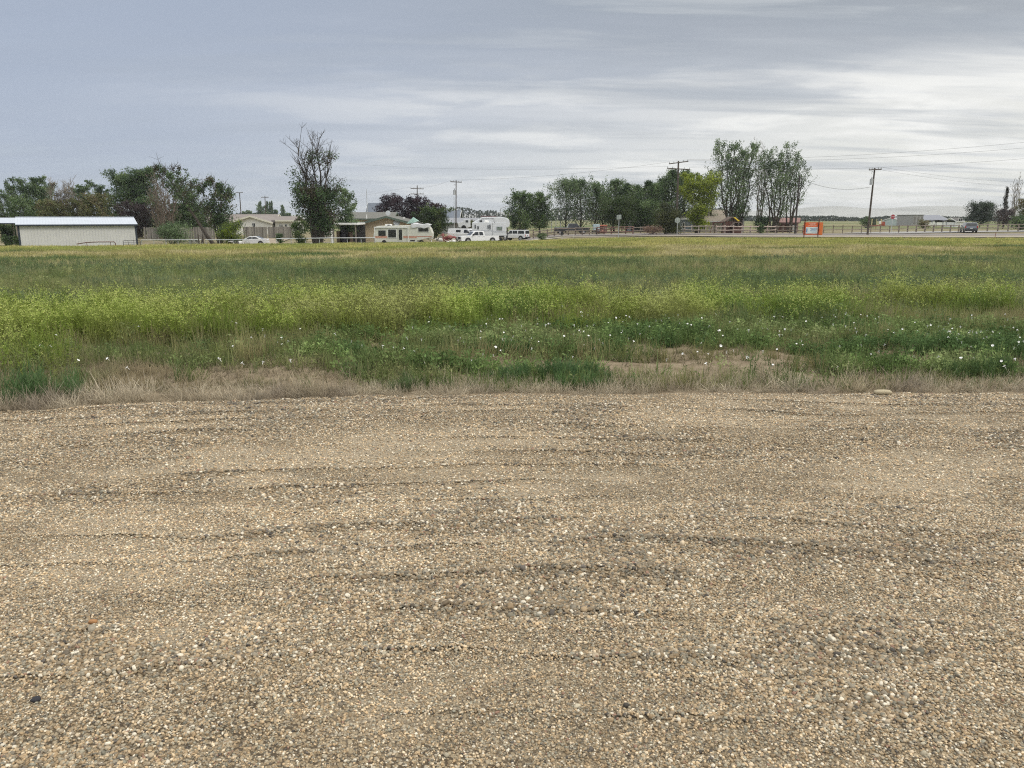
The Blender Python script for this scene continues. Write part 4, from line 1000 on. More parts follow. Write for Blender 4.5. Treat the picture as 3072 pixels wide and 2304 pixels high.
def window(th, x0, x1, z0, z1, y=-0.003, fm=None, div=1, pane=None, shut=None):
    f = MB(); w_ = 0.07
    f.box(x0 - w_, x1 + w_, y - 0.05, y, z0 - w_, z0); f.box(x0 - w_, x1 + w_, y - 0.05, y, z1, z1 + w_); f.box(x0 - w_, x0, y - 0.05, y, z0, z1); f.box(x1, x1 + w_, y - 0.05, y, z0, z1)
    for k in range(1, div + 1):
        xm = x0 + (x1 - x0) * k / (div + 1); f.box(xm - 0.025, xm + 0.025, y - 0.045, y - .002, z0, z1)
    fo = f.build('window', fm or WHT, th)
    MB().box(x0, x1, y - 0.02, y - 0.004, z0, z1).build('pane', pane or GLASS, fo)

# --- the long metal barn
BW = ribbed((0.60, 0.595, 0.575), 'barn_siding'); BR_ = ribbed((0.46, 0.50, 0.56), 'barn_roof_metal'); DKT = mat('dark_trim', (0.035, 0.045, 0.06), 0.5)
pL = at(54, 700, 87.5); pR = at(411, 700, 93.6); dv = Vector((pR.x - pL.x, pR.y - pL.y)); bl = dv.length; ba = math.atan2(dv.y, dv.x)
zb = tz(pL.x, 92) - 0.15
th = thing('metal_barn', 'long low metal barn with beige ribbed walls and a white roof', 'barn', ((pL.x + pR.x) / 2, (pL.y + pR.y) / 2, zb), ba)
hw = 0.85 - zb; hp = 1.63 - zb; dp = 7.5
m = MB(); m.prism([(0, 0), (dp, 0), (dp, hw), (dp / 2, hp), (0, hw)], -bl / 2, bl / 2, 'x'); m.build('wall', BW, th)
m = MB(); m.prism([(-.22, hw - .02), (dp / 2, hp + .02), (dp + .22, hw - .02), (dp + .22, hw + .06), (dp / 2, hp + .1), (-.22, hw + .06)], -bl / 2 - .15, bl / 2 + .15, 'x'); m.build('roof', BR_, th)
m = MB(); m.box(-bl / 2 - .16, bl / 2 + .16, -.30, -.222, hw - .12, hw + .05); m.build('gutter', DKT, th)
for s_ in (-1, 1):
    m = MB(); m.box(s_ * bl / 2 - .1 - (.08 if s_ > 0 else -.08), s_ * bl / 2 + .1 - (.08 if s_ > 0 else -.08), -.035, -.003, 0, hw - .12); m.build('corner_post', DKT, th)
m = MB(); m.box(-bl / 2 - .17, bl / 2 + .17, dp / 2 - .2, dp / 2 + .2, hp + .08, hp + .14); m.build('ridge_cap', BR_, th)
# --- open shed with a flat pale roof, left edge
gx0, z0, lx, lz = frame(12, 99)
th = thing('open_shed', 'open-sided shed with a flat white roof at the left picture edge', 'shed', (gx0, 99, z0))
MB().prism([(-.2, lz(671)), (5.2, lz(655)), (5.2, lz(655) + .08), (-.2, lz(671) + .08)], lx(-160), lx(50), 'x').build('roof', BR_, th)
MB().box(lx(-160), lx(50), -.27, -.21, lz(671) - .05, lz(671) + .08).build('gutter', DKT, th)
for q in (-150, -40, 46):
    MB().box(lx(q) - .07, lx(q) + .07, -.07, .07, 0, lz(671) - .02).build('post', WOOD, th)
    MB().box(lx(q) - .07, lx(q) + .07, 4.93, 5.07, 0, lz(655) - .03).build('post', WOOD, th)

# --- cream house with a wing
SHG = mat('brown_shingles', (0.22, 0.195, 0.18), 0.95, var=0.15, vscale=5); TRC = mat('cream_trim', (0.68, 0.66, 0.56), 0.6); CW = mat('cream_wall', (0.80, 0.79, 0.74), 0.7, var=0.05, vscale=.8)
yh = 165; gx0, z0, lx, lz = frame(752, yh)
th = gable('cream_house', 'cream single-storey house with a shallow gable and brown roof behind the plank fence', 752, yh, 0, lx(820) - lx(700), 12, lz(666), lz(646) - lz(664), CW, SHG, TRC, 'y', ov=0.5, trim=0.24)
window(th, lx(756), lx(764), lz(680), lz(669))
window(th, lx(832), lx(836), lz(682), lz(674), y=0.997, pane=mat('grey_pane', (0.2, 0.22, 0.25), 0.2)); window(th, lx(838.5), lx(842.5), lz(682), lz(674), y=.997); window(th, lx(850), lx(855), lz(682), lz(673), y=.997)
MB().box(lx(820), lx(876), 1.0, 9, 0, lz(663)).build('wing_wall', CW, th)
k_ = MB(); k_.prism([(.3, lz(662)), (5, lz(650)), (9.7, lz(662)), (9.7, lz(662) + .15), (5, lz(650) + .15), (.3, lz(662) + .15)], lx(812), lx(880), 'x'); k_.build('wing_roof', SHG, th)
MB().box(lx(824), lx(880), .2, .28, lz(662) - .12, lz(662) + .16).build('fascia', TRC, th)
# low brown shed roof to the left of that house
gable('neighbour_house', 'low brown-roofed building half hidden left of the cream house', 720, 182, 0, 15, 8, 2.6, 1.5, CW, SHG, TRC, 'x', ov=.4)
# --- tan house with the green-grey eaves
TAN = ribbed((0.50, 0.40, 0.27), 'tan_boards'); RSH = mat('grey_shingles', (0.15, 0.15, 0.135), 0.95, var=0.2, vscale=5); GTR = mat('green_grey_trim', (0.10, 0.135, 0.11), 0.7)
yt = 128; gx0, z0, lx, lz = frame(1160, yt)
th = gable('tan_house', 'tan board house with a wide gable and green-grey eaves behind the old camper', 1160, yt, 0, lx(1246) - lx(1074), 14, lz(672), lz(647) - lz(669), TAN, RSH, GTR, 'y', ov=0.7, trim=0.22)
MB().tube([(lx(1083), 5, lz(655)), (lx(1083), 5, lz(642))], .09, 8).build('vent_pipe', WHT, th)
m = MB(); m.disc((lx(1190), -.25, lz(667)), .55, (0.15, -1, .3), .08, 20, .50); m.tube([(lx(1190), 0, lz(667)), (lx(1190), -.25, lz(667))], .03, 5); m.build('satellite_dish', GALV, th)
m = MB(); m.disc((lx(1156), 3, lz(638)), .42, (.1, -1, .2), .08, 16); m.tube([(lx(1156), 3, lz(647)), (lx(1156), 3, lz(640))], .04, 5); m.build('roof_dish', GALV, th)
MB().box(lx(1204), lx(1208), 2.2, 2.8, lz(655), lz(650)).build('roof_vent', WHT, th)
# tan house rear wing roof on the left
gable('rear_wing', 'grey shingled rear roof beside the tan house behind the green tree', 1112, 139, 0, 7.5, 7, 2.9 + 0.4, 1.0, TAN, RSH, GTR, 'x', ov=.4)
# carport
gx0, z0, lx, lz = frame(1010, 118)
th = thing('carport', 'white-edged carport on a white post left of the tan house', 'carport', (gx0, 118, z0))
MB().prism([(0, lz(675)), (6.5, lz(674)), (6.5, lz(668.5)), (0, lz(669.5))], lx(976), lx(1071), 'x').build('roof', WHT, th, bevel=.03)
MB().tube([(lx(991), .3, 0), (lx(991), .3, lz(675))], .17, 10).build('post', WHT, th)
MB().tube([(lx(1064), .3, 0), (lx(1064), .3, lz(675))], .10, 8).build('post', WOOD, th)
MB().box(lx(996), lx(1071), 6.2, 6.35, 0, lz(676)).build('back_wall', mat('dark_wall', (.05, .048, .045), .9), th)
# things stored in it
for k, (a_, t_, w_, c_) in enumerate([(1012, 695, 10, (.12, .09, .06)), (1030, 690, 14, (.04, .04, .05)), (1052, 698, 10, (.10, .07, .05))]):
    gx1, z1, lx1, lz1 = frame(a_, 120.5); w2 = w_ * .052 / 2
    t2 = thing('storage_crate', ['brown crate on the left under the carport', 'dark bin in the middle under the carport', 'small brown box on the right under the carport'][k], 'crate', (gx1, 120.5, z1), .3 * k)
    MB().box(-w2, w2, 0, 1.0, 0, lz1(t_)).build('body', mat('crate_%d' % k, c_, .8, var=.3), t2, bevel=.05); MB().box(-w2 - .04, w2 + .04, -.04, 1.04, lz1(t_), lz1(t_) + .08).build('lid', mat('crate_lid_%d' % k, tuple(q * 1.5 for q in c_), .8), t2, bevel=.02)
# distant slate houses
SLT = mat('slate_roof', (0.11, 0.13, 0.16), 0.7, var=.1, vscale=1); SW = mat('slate_wall', (.30, .31, .30), .8)
gx0, z0, lx, lz = frame(1124, 205)
th = gable('slate_roof_house', 'two-storey house with a steep slate blue roof behind the tan house', 1124, 205, 0, lx(1142) - lx(1100), 9, lz(638), lz(609) - lz(638), SW, SLT, WHT, 'x', ov=.6)
window(th, lx(1136), lx(1140), lz(650), lz(642)); 
gx0, z0, lx, lz = frame(1345, 190)
th = gable('slate_roof_house', 'house with a blue-grey tiled roof left of the transformer pole', 1340, 190, 0, lx(1366) - lx(1300), 12, lz(655), lz(632) - lz(655), SW, SLT, WHT, 'x', ov=.5)
gx0, z0, lx, lz = frame(1375, 175)
gable('low_grey_house', 'low grey-roofed building behind the white vehicles and the transformer pole', 1372, 172, 0, 8.5, 8, lz(668), lz(655) - lz(668), SW, mat('grey_roof', (.24, .25, .27), .8, var=.08), GTR, 'x', ov=.4)
# houses at the right of the poplar row
GW = mat('blue_grey_siding', (.20, .235, .26), .8, var=.05); DR = mat('dark_roof', (.11, .105, .10), .9, var=.1)
gx0, z0, lx, lz = frame(1925, 160)
th = gable('grey_house', 'small blue-grey house seen under the poplars', 1925, 160, 0, lx(1955) - lx(1895), 7, lz(671), .9, GW, DR, WHT, 'x', ov=.3); window(th, lx(1940), lx(1946), lz(682), lz(674))
gx0, z0, lx, lz = frame(2065, 150)
th = gable('blue_grey_house', 'blue-grey house with a dark window behind the round sign back', 2065, 150, 0, lx(2091) - lx(2032), 7, lz(655), 1.2, GW, DR, WHT, 'x', ov=.3); window(th, lx(2049), lx(2054.5), lz(684), lz(667), div=0)
BG = ribbed((.48, .44, .36), 'beige_boards')
gx0, z0, lx, lz = frame(2135, 148)
th = gable('beige_house', 'beige house with a brown roof behind the swing set', 2135, 148, 0, lx(2182) - lx(2092), 9, lz(661), lz(630) - lz(661), BG, mat('tan_roof', (.28, .24, .19), .9, var=.12, vscale=4), WHT, 'x', ov=.5)
window(th, lx(2110), lx(2120), lz(670), lz(664)); window(th, lx(2111), lx(2119), lz(680), lz(673)); window(th, lx(2164), lx(2172), lz(684), lz(669), div=0, pane=mat('pale_pane', (.5, .48, .42), .4))
gx0, z0, lx, lz = frame(2228, 146)
th = thing('garden_shed', 'small pale shed right of the play house', 'shed', (gx0, 146, z0), .1); MB().prism([(lx(2215), 0), (lx(2234), 0), (lx(2234), lz(662)), (lx(2215), lz(676))], 0, 3, 'y').build('wall', CW, th); MB().prism([(lx(2214), lz(676) + .02), (lx(2235), lz(661.5) + .02), (lx(2235), lz(660)), (lx(2214), lz(675) + .05)], -.15, 3.15, 'y').build('roof', DR, th)
RR = mat('red_roof', (.25, .145, .13), .8, var=.15, vscale=3); RDW = mat('brown_red_wall', (.17, .09, .075), .85, var=.15)
gx0, z0, lx, lz = frame(2360, 146)
th = gable('red_roofed_shed', 'red-roofed shed with dark red walls left of the orange sign', 2362, 146, R(-22), 3.6, 5.5, lz(667), lz(655) - lz(667), RDW, RR, RR, 'x', ov=.35)
MB().box(.5, 1.4, -.03, -.003, 0, lz(669) - .3).build('door', WHT, th)
# buildings beyond the intersection
GM = ribbed((.28, .29, .30), 'grey_metal'); PG = ribbed((.45, .52, .50), 'pale_green_metal')
gx0, z0, lx, lz = frame(2720, 250); gable('green_warehouse', 'pale green metal building right of the stop sign', 2720, 250, 0, lx(2738) - lx(2704), 12, lz(662), .9, PG, GM, WHT, 'x', ov=.1)
gx0, z0, lx, lz = frame(2765, 235)
th = thing('flat_roof_building', 'tall grey flat-roofed block in the distance', 'building', (gx0, 235, z0)); MB().box(lx(2740), lx(2770), 0, 10, 0, lz(645)).build('wall', mat('grey_block', (.33, .32, .31), .8, var=.1), th); MB().box(lx(2740) - .15, lx(2770) + .15, -.15, 10.15, lz(645), lz(644)).build('roof', DR, th)
for q in (2742, 2753, 2764): MB().box(lx(q), lx(q + 5), -.04, -.003, lz(672), lz(650)).build('door', mat('grey_door', (.2, .19, .18), .7), th)
gx0, z0, lx, lz = frame(2812, 245); gable('grey_warehouse', 'long grey metal warehouse with a pale roof behind the dark carports', 2812, 245, 0, lx(2852) - lx(2771), 14, lz(662), lz(645.5) - lz(662), CW, ribbed((.20, .21, .24), 'pale_roof_metal'), WHT, 'x', ov=.1)
gx0, z0, lx, lz = frame(2882, 215); th = gable('white_house', 'tiny white house left of the round tree on the right', 2882, 215, 0, lx(2893) - lx(2873), 6, lz(664), .9, WHT, DR, WHT, 'x', ov=.2); window(th, -.5, .4, 1.4, 2.3)
for k, q in enumerate((2815, 2850)):
    gx0, z0, lx, lz = frame(q, 205); th = thing('field_shelter', ['left dark curved-roof shelter in front of the grey warehouse', 'right dark curved-roof shelter in front of the grey warehouse'][k], 'shelter', (gx0, 205, z0), .0, 'curved shelters by the warehouse')
    w2 = 17 * .088; pr = [(w2 * math.cos(t), lz(665) + .45 * math.sin(t)) for t in np.linspace(math.pi, 0, 9)] ; MB().prism(pr + [(a_, b_ - .14) for a_, b_ in pr[::-1]], 0, 4, 'y').build('roof', BLKM, th)
    for s_ in (-1, 1):
        for yy in (.2, 3.8): MB().tube([(s_ * (w2 - .2), yy, 0), (s_ * (w2 - .1), yy, lz(665))], .07, 6).build('post', GALV, th)

# ================================================================ POLES AND WIRES
def pole(label, px, y, top, arms, tilt_px=0, r_=0.14, xf=None, m=None, name='utility_pole', group='wooden utility poles'):
    gx_, z_, lx, lz = frame(px, y); H = lz(top); dx = tilt_px * y / F
    th = thing(name, label, 'utility pole', (gx_, y, z_), 0, group)
    MB().tube([(0, 0, -.1), (dx, 0, H)], [r_, r_ * .65], 10).build('pole', m or POLEW, th)
    out = []
    for (row, wd, dz, yaw) in arms:
        z = lz(row); xx = dx * z / H; w_ = wd / 2; cy, sy = math.cos(yaw), math.sin(yaw)
        arm = MB(); a0 = Vector((xx - w_ * cy, -w_ * sy - .2, z - dz)); a1 = Vector((xx + w_ * cy, w_ * sy - .2, z + dz)); arm.tube([a0, a1], .075, 4); ao = arm.build('crossarm', m or POLEW, th)
        for t in (0.03, 0.25, 0.75, 0.97) if wd > 1.5 else (.05, .95):
            q = a0.lerp(a1, t); MB().tube([q, q + Vector((0, 0, .12)), q + Vector((0, 0, .30))], [.03, .07, .05], 6).build('insulator', GALV, ao); out.append(Vector((gx_, y, z_)) + q + Vector((0, 0, .3)))
    if xf:
        z = lz(xf[0]); sx = xf[1]; xx = dx * z / H
        MB().tube([(xx + sx * .32, -.1, z - .45), (xx + sx * .32, -.1, z + .4)], .24, 12).build('transformer', GALV, th)
        MB().tube([(xx + sx * .30, -.1, z + .4), (xx + sx * .30, -.1, z + .7)], [.07, .04], 6).build('bushing', BLKM, th)
        MB().tube([(xx, 0, z + 1.3), (xx + sx * .35, 0, z + 1.5), (xx + sx * .36, 0, z + 1.15)], .045, 5).build('cutout', GALV, th)
    return Vector((gx_ + dx, y, z_ + H)), out
pA, _ = pole('thin distant pole with one crossarm left of the cream house gable', 724, 215, 577, [(578, 1.9, 0, 0)], 0, .16)
pB, _ = pole('distant pole with a crossarm above the right slope of the cream house', 797, 235, 588, [(592, 2.2, 0, 0)], 2, .16)
pC, oC = pole('pole with two crossarms rising behind the purple trees', 1251, 178, 556, [(566, 2.9, -.06, .1), (582, 2.9, 0, .1)], 3, .15)
pD, oD = pole('single-crossarm pole with a transformer behind the white vehicles', 1367, 150, 541, [(546, 2.1, -.05, .1)], 3, .13, xf=(577, -1))
_, _ = pole('slim grey pole just left of the transformer pole', 1362, 158, 592, [], 1, .08, m=GALV, name='slim_pole', group='slim metal poles')
_, _ = pole('slim grey antenna mast above the slate roof', 1102, 170, 568, [], 1, .09, m=GALV, name='antenna_mast', group='slim metal poles')
pE, oE = pole('tall pole with two staggered crossarms left of the yellow-green tree', 2031, 127, 483, [(488, 3.3, .22, .25), (507, 3.6, -.14, -.3)], -3, .19)
pF, oF = pole('dark leaning pole without crossarm right of the cottonwoods', 2388, 126, 526, [], 1, .15, m=mat('dark_pole', (.05, .043, .038), .9))
pG, oG = pole('leaning pole with a small crossarm and a transformer right of the orange sign', 2607, 119, 504, [(509, 1.95, .06, .1)], 3, .16, xf=(545, -1))
WIREM = mat('wire', (.10, .10, .10), .6)
def wire(label, a, b, sag, rad=.011):
    a = Vector(a); b = Vector(b); n_ = 16
    pts = [a.lerp(b, t / n_) - Vector((0, 0, sag * 4 * (t / n_) * (1 - t / n_))) for t in range(n_ + 1)]
    o = MB().tube([p - a for p in pts], rad, 4).build('power_line', WIREM, None, loc=a); tag(o, label, 'power line', 'overhead power lines')
wire('wire leaving the frame at the upper right, topmost of the bundle', oE[3], at(3400, 392, 95), .9)
wire('wire leaving the frame at the upper right, second of the bundle', oE[2], at(3400, 412, 95), 1.0)
wire('wire leaving the frame at the upper right, lowest of the bundle', oE[7], at(3400, 445, 100), 1.1)
wire('wire falling to the right from the leaning transformer pole', oG[3], at(3300, 540, 170), 1.2)
wire('lower faint wire falling right from the leaning transformer pole', oG[0], at(3300, 560, 175), 1.2)
wire('service wire sagging between the two leaning poles on the right', at(2611, 561, 119), pF - Vector((0, 0, .4)), .9, .02)
wire('long wire running left from the upper crossarm of the tall pole', oE[0], oD[1], .6)
wire('long wire running left from the lower crossarm of the tall pole', oE[4], at(1030, 489, 230), 1.0)
wire('wire between the transformer pole and the two-crossarm pole', oD[0], oC[1], .5)
wire('wire crossing above the tan house to the left', oC[0], at(600, 640, 300), 1.2)
# ================================================================ FENCES
def ploc(px, y): p = at(px, 655, y); return p.x, tz(p.x, y)
def rail_fence(label, a, b, n_, H, rails, m, rail_h=.13, pw=.09, name='rail_fence', group='rail fences', round_=False, zj=0.0, prm=None):
    """a,b = (px, y) ends; a post at every division"""
    x0, z0 = ploc(*a); x1, z1 = ploc(*b); th = thing(name, label, 'fence', (x0, a[1], z0), 0, group); r_ = random.Random(len(label))
    P_ = []
    for i in range(n_ + 1):
        t = i / n_; xx = (x1 - x0) * t; yy = (b[1] - a[1]) * t; P_.append(Vector((xx, yy, tz(x0 + xx, a[1] + yy) - z0)))
    for p in P_:
        hh = H * r_.uniform(.97, 1.06)
        if round_: MB().tube([p - Vector((0, 0, .05)), p + Vector((0, 0, hh))], pw * .6, 8).build('post', m, th)
        else: MB().box(p.x - pw, p.x + pw, p.y - pw, p.y + pw, p.z - .05, p.z + hh).build('post', m, th)
    for h in rails:
        mb = MB()
        for p, q in zip(P_[:-1], P_[1:]):
            j0, j1 = r_.uniform(-zj, zj), r_.uniform(-zj, zj)
            mb.tube([p + Vector((0, -pw - .05, h * H + j0)), q + Vector((0, -pw - .05, h * H + j1))], rail_h * .55, 6 if round_ else 4)
        mb.build('rail', prm or m, th)
    return th
LOG = mat('dark_log', (.20, .165, .135), .9, var=.3, vscale=3); LOGP = mat('pale_log', (.34, .30, .26), .9, var=.2, vscale=3)
rail_fence('brown log rail fence in front of the dark pickup and the poplar row', (1600, 131), (1790, 131), 9, 1.25, (.28, .60, .92), LOG, zj=.04)
rail_fence('reddish log fence behind the mailbox and the blank square sign', (1792, 131), (1900, 130), 5, 1.25, (.35, .70, .96), mat('red_log', (.19, .11, .09), .9, var=.25), zj=.04)
rail_fence('dark rail fence between the blank square sign and the round sign back', (1902, 133), (2025, 133), 6, 1.2, (.4, .85), LOG, zj=.03)
rail_fence('weathered two-rail fence below the yellow-green tree', (2034, 131), (2140, 131), 5, 1.3, (.42, .88), LOGP, zj=.04)
rail_fence('pale log fence in front of the play house and the cottonwoods', (2151, 129), (2330, 129), 7, 1.35, (.40, .84), mat('grey_pink_log', (.38, .31, .27), .9, var=.25), rail_h=.17, zj=.05)
rail_fence('darker log fence in front of the red-roofed shed', (2332, 129), (2412, 129), 4, 1.3, (.40, .86), LOG, zj=.04)
rail_fence('post and rail fence along the road right of the orange sign', (2474, 131), (2700, 133), 8, 1.3, (.45, .9), LOG, rail_h=.10, pw=.05, zj=.02)
rail_fence('post and rail fence behind the road between stop sign and minivan', (2700, 138), (2880, 142), 7, 1.3, (.5, .92), LOG, rail_h=.10, zj=.03)
rail_fence('post and rail fence right of the minivan at the right picture edge', (2935, 146), (3090, 148), 5, 1.45, (.5, .9), LOG, rail_h=.12, zj=.03)
rail_fence('fence of thin posts far behind the parked white vehicle', (1500, 150), (1600, 146), 5, 1.3, (.4, .85), LOG, rail_h=.1)
rail_fence('low pale pipe rail fence from the barn to the wooden brace posts', (418, 102), (600, 103), 5, .72, (.97,), GALV, rail_h=.11, pw=.07, name='pipe_fence', group='pipe fences', round_=True)
rail_fence('low pale pipe rail fence right of the wooden brace posts', (612, 103), (735, 104), 3, .72, (.97,), GALV, rail_h=.10, pw=.07, name='pipe_fence', group='pipe fences', round_=True)
rail_fence('long low pale pipe rail fence in front of the carport and half dead tree', (826, 105), (1122, 108), 7, .85, (.97,), GALV, rail_h=.12, pw=.07, name='pipe_fence', group='pipe fences', round_=True)

def plank_fence(label, a, b, H, seed):
    x0, z0 = ploc(*a); x1, z1 = ploc(*b); L = math.hypot(x1 - x0, b[1] - a[1]); ang = math.atan2(b[1] - a[1], x1 - x0)
    th = thing('plank_fence', label, 'fence', (x0, a[1], z0 - .1), ang, 'grey plank fences'); r_ = random.Random(seed)
    mats_ = [mat('plank_%d' % k, c, .9, var=.2, vscale=2, streak=(1, 1, .2)) for k, c in enumerate([(.27, .25, .22), (.21, .19, .17), (.33, .31, .27), (.15, .135, .12)])]
    mb = MB(); x = 0
    while x < L:
        w_ = r_.uniform(.13, .16); mb.mi = r_.choices([0, 1, 2, 3], [5, 3, 3, 1.2])[0]; dz = r_.uniform(-.06, .05)
        if r_.random() > .02: mb.box(x, x + w_ - .012, -.012 + r_.uniform(-.01, .01), .012, .05, H + dz)
        x += w_
    mb.build('plank_panel', mats_, th)
    n_ = int(L / 2.4)
    for k in range(n_ + 1): MB().box(k * 2.4 - .05, k * 2.4 + .05, .02, .12, 0, H - .05).build('post', WOOD, th)
    m = MB(); m.box(0, L, .016, .05, .4, .49); m.box(0, L, .016, .05, H - .4, H - .31); m.build('rail', WOOD, th)
plank_fence('grey weathered plank fence behind the shrubs right of the barn', (428, 131), (640, 131), 1.95, 1)
plank_fence('grey weathered plank fence in front of the cream house', (728, 136), (876, 135), 1.98, 2)
plank_fence('short weathered plank fence between the big half dead tree and the carport', (955, 133), (1000, 133), 1.7, 3)

# brace posts and gate at the driveway
gx0, z0, lx, lz = frame(604, 101)
th = thing('brace_posts', 'pair of dark wooden brace posts at the dirt driveway', 'gate post', (gx0, 101, z0))
MB().tube([(lx(591), 0, 0), (lx(590), 0, lz(703))], .09, 8).build('post', POLEW, th); MB().tube([(lx(604), 0, 0), (lx(604), 0, lz(703))], .11, 8).build('post', POLEW, th)
MB().tube([(lx(598), 0, lz(731)), (lx(603), 0, lz(710))], .07, 6).build('brace', POLEW, th); MB().tube([(lx(590), 0, lz(708)), (lx(604), 0, lz(708))], .05, 6).build('rail', POLEW, th)
# pipe gate leaning on the barn, brown pipe rack
gx0, z0, lx, lz = frame(388, 84)
th = thing('pipe_gate', 'dark tubular gate panel standing at the right end of the barn', 'gate', (gx0, 84, z0), R(18))
H = lz(721); w_ = 1.65 * .5
MB().tube([(-w_, 0, .1), (-w_, 0, H - .08), (-w_ + .08, 0, H), (w_ - .08, 0, H), (w_, 0, H - .08), (w_, 0, .1)], .028, 6).build('gate_frame', BLKM, th)
m = MB()
for k in range(1, 4): m.tube([(-w_, 0, H * k / 4), (w_, 0, H * k / 4)], .02, 5)
m.tube([(-.35, 0, .1), (-.35, 0, H)], .02, 5); m.tube([(.2, 0, .1), (.2, 0, H)], .02, 5); m.build('bars', BLKM, th)
gx0, z0, lx, lz = frame(280, 84)
th = thing('pipe_rack', 'rusty brown pipe rail leaning low against the barn wall', 'pipe rail', (gx0, 84, z0), R(15)); BRN = mat('rusty_pipe', (.14, .08, .06), .8, var=.2)
zt = lz(726)
MB().tube([(-1.05, 0, zt - .05), (0, 0, zt), (1.75, 0, zt), (1.87, 0, zt - .12), (1.87, 0, 0)], .05, 7).build('top_rail', BRN, th)
MB().tube([(-1.9, 0, zt - .2), (-.9, 0, zt - .05)], .05, 7).build('lower_rail', BRN, th)
for q in (-.9, 1.4): MB().tube([(q, 0, 0), (q, 0, zt - .03)], .03, 6).build('post', BRN, th)
# metal frame behind the round trees
gx0, z0, lx, lz = frame(1590, 162)
th = thing('steel_canopy', 'bare metal shed frame with sloping top behind the round trees', 'canopy frame', (gx0, 162, z0))
for q in (1502, 1515, 1655, 1668, 1682): MB().tube([(lx(q), 0, 0), (lx(q), 0, lz(626 if q < 1600 else 630))], .08, 6).build('post', GALV, th)
MB().tube([(lx(1502), 0, lz(625)), (lx(1530), 0, lz(616)), (lx(1600), 0, lz(612))], .09, 6).build('beam', GALV, th)
MB().tube([(lx(1640), 0, lz(632)), (lx(1686), 0, lz(632))], .10, 6).build('beam', GALV, th); MB().tube([(lx(1650), 0, lz(630)), (lx(1670), 0, lz(623)), (lx(1690), 0, lz(630))], .06, 6).build('truss', GALV, th)

# ================================================================ SIGNS
def lbox(th, name, m, x0, x1, z0, z1, y0, y1, **k): return MB().box(x0, x1, y0, y1, z0, z1).build(name, m, th, **k)
ORG = mat('orange_board', (.80, .14, .035), .5); PALE = mat('pale_print', (.80, .45, .36), .6); BLUEP = mat('blue_print', (.12, .25, .50), .6); PANEL = mat('sign_white', (.72, .78, .80), .5)
gx0, z0, lx, lz = frame(2441, 107)
th = thing('realty_sign', 'orange property sign with a white panel on two dark posts', 'sign', (gx0, 107, z0), R(-4))
lbox(th, 'board', ORG, lx(2414), lx(2461), lz(704), lz(667), 0, .04)
lbox(th, 'side_board', mat('orange_side', (.72, .19, .05), .5), lx(2462), lx(2471), lz(704.5), lz(667), .10, .14)
wp = lbox(th, 'panel', PANEL, lx(2420.5), lx(2455), lz(700.5), lz(681), -.03, -.003)
m = MB()
for row, a_, b_ in [(670, 2428, 2450), (673, 2432, 2447), (677, 2426, 2452)]:
    x_ = lx(a_); r_ = random.Random(row)
    while x_ < lx(b_): q = r_.uniform(.05, .10); m.box(x_, x_ + q, -.014, -.004, lz(row) - .055, lz(row) + .045); x_ += q + .03
m.build('lettering', PALE, th)
m = MB()
for row, a_, b_ in [(685, 2433, 2451), (688, 2436, 2451), (692, 2434, 2450), (696, 2438, 2451)]:
    x_ = lx(a_); r_ = random.Random(row)
    while x_ < lx(b_): q = r_.uniform(.04, .09); m.box(x_, x_ + q, -.040, -.033, lz(row) - .03, lz(row) + .03); x_ += q + .025
m.box(lx(2422), lx(2425), -.040, -.033, lz(697), lz(685)); m.build('lettering', BLUEP, wp)
DP = mat('sign_post', (.09, .035, .025), .85)
MB().box(lx(2416) - .05, lx(2416) + .05, -.13, -.03, -.1, lz(659)).build('post', DP, th); MB().box(lx(2457) - .05, lx(2457) + .05, -.13, -.03, -.1, lz(655)).build('post', DP, th)
SGB = mat('sign_back', (.36, .40, .38), .5, metal=.2)
gx0, z0, lx, lz = frame(1857, 110)
th = thing('road_sign', 'blank square back of a pair of road signs on a slim post', 'sign', (gx0, 110, z0))
lbox(th, 'sign_plate', SGB, lx(1850), lx(1856.5), lz(658), lz(645), 0, .02); lbox(th, 'sign_plate', SGB, lx(1857.2), lx(1864), lz(657.5), lz(644), .03, .05)
MB().box(-.04, .04, -.05, -.003, -.1, lz(644)).build('post', GALV, th)
gx0, z0, lx, lz = frame(2033, 114)
th = thing('stop_sign', 'grey back of an octagonal stop sign left of the yellow-green tree', 'sign', (gx0, 114, z0))
def octo(th, nm, m, r_, zc, y0, y1): MB().prism([(r_ * math.cos(math.pi / 8 + k * math.pi / 4), zc + r_ * math.sin(math.pi / 8 + k * math.pi / 4)) for k in range(8)], y0, y1, 'y').build(nm, m, th)
octo(th, 'sign_plate', SGB, .42, lz(661), 0, .02); MB().box(-.035, .035, -.05, -.003, -.1, lz(654)).build('post', GALV, th)
gx0, z0, lx, lz = frame(2678, 128)
th = thing('stop_sign', 'red octagonal stop sign at the road junction', 'sign', (gx0, 128, z0)); RED = mat('stop_red', (.34, .02, .035), .5)
octo(th, 'sign_border', WHT, .40, lz(650), 0, .02); octo(th, 'sign_face', RED, .365, lz(650), -.012, -.003)
def text(th, s_, x, z, size, m, y=-.02, name='lettering'):
    cu = D.curves.new('t', 'FONT'); cu.body = s_; cu.size = size; cu.align_x = 'CENTER'; cu.align_y = 'CENTER'; cu.extrude = .003
    to = D.objects.new('t', cu); COL.objects.link(to); bpy.context.view_layer.update()
    me = D.meshes.new_from_object(to.evaluated_get(bpy.context.evaluated_depsgraph_get())); D.objects.remove(to)
    o = D.objects.new(name, me); COL.objects.link(o); me.materials.clear(); me.materials.append(m); o.parent = th; o.location = (x, y, z); o.rotation_euler = (R(90), 0, 0); return o
text(th, 'STOP', 0, lz(650), .27, WHT)
MB().box(-.035, .035, .023, .07, -.1, lz(645)).build('post', GALV, th)
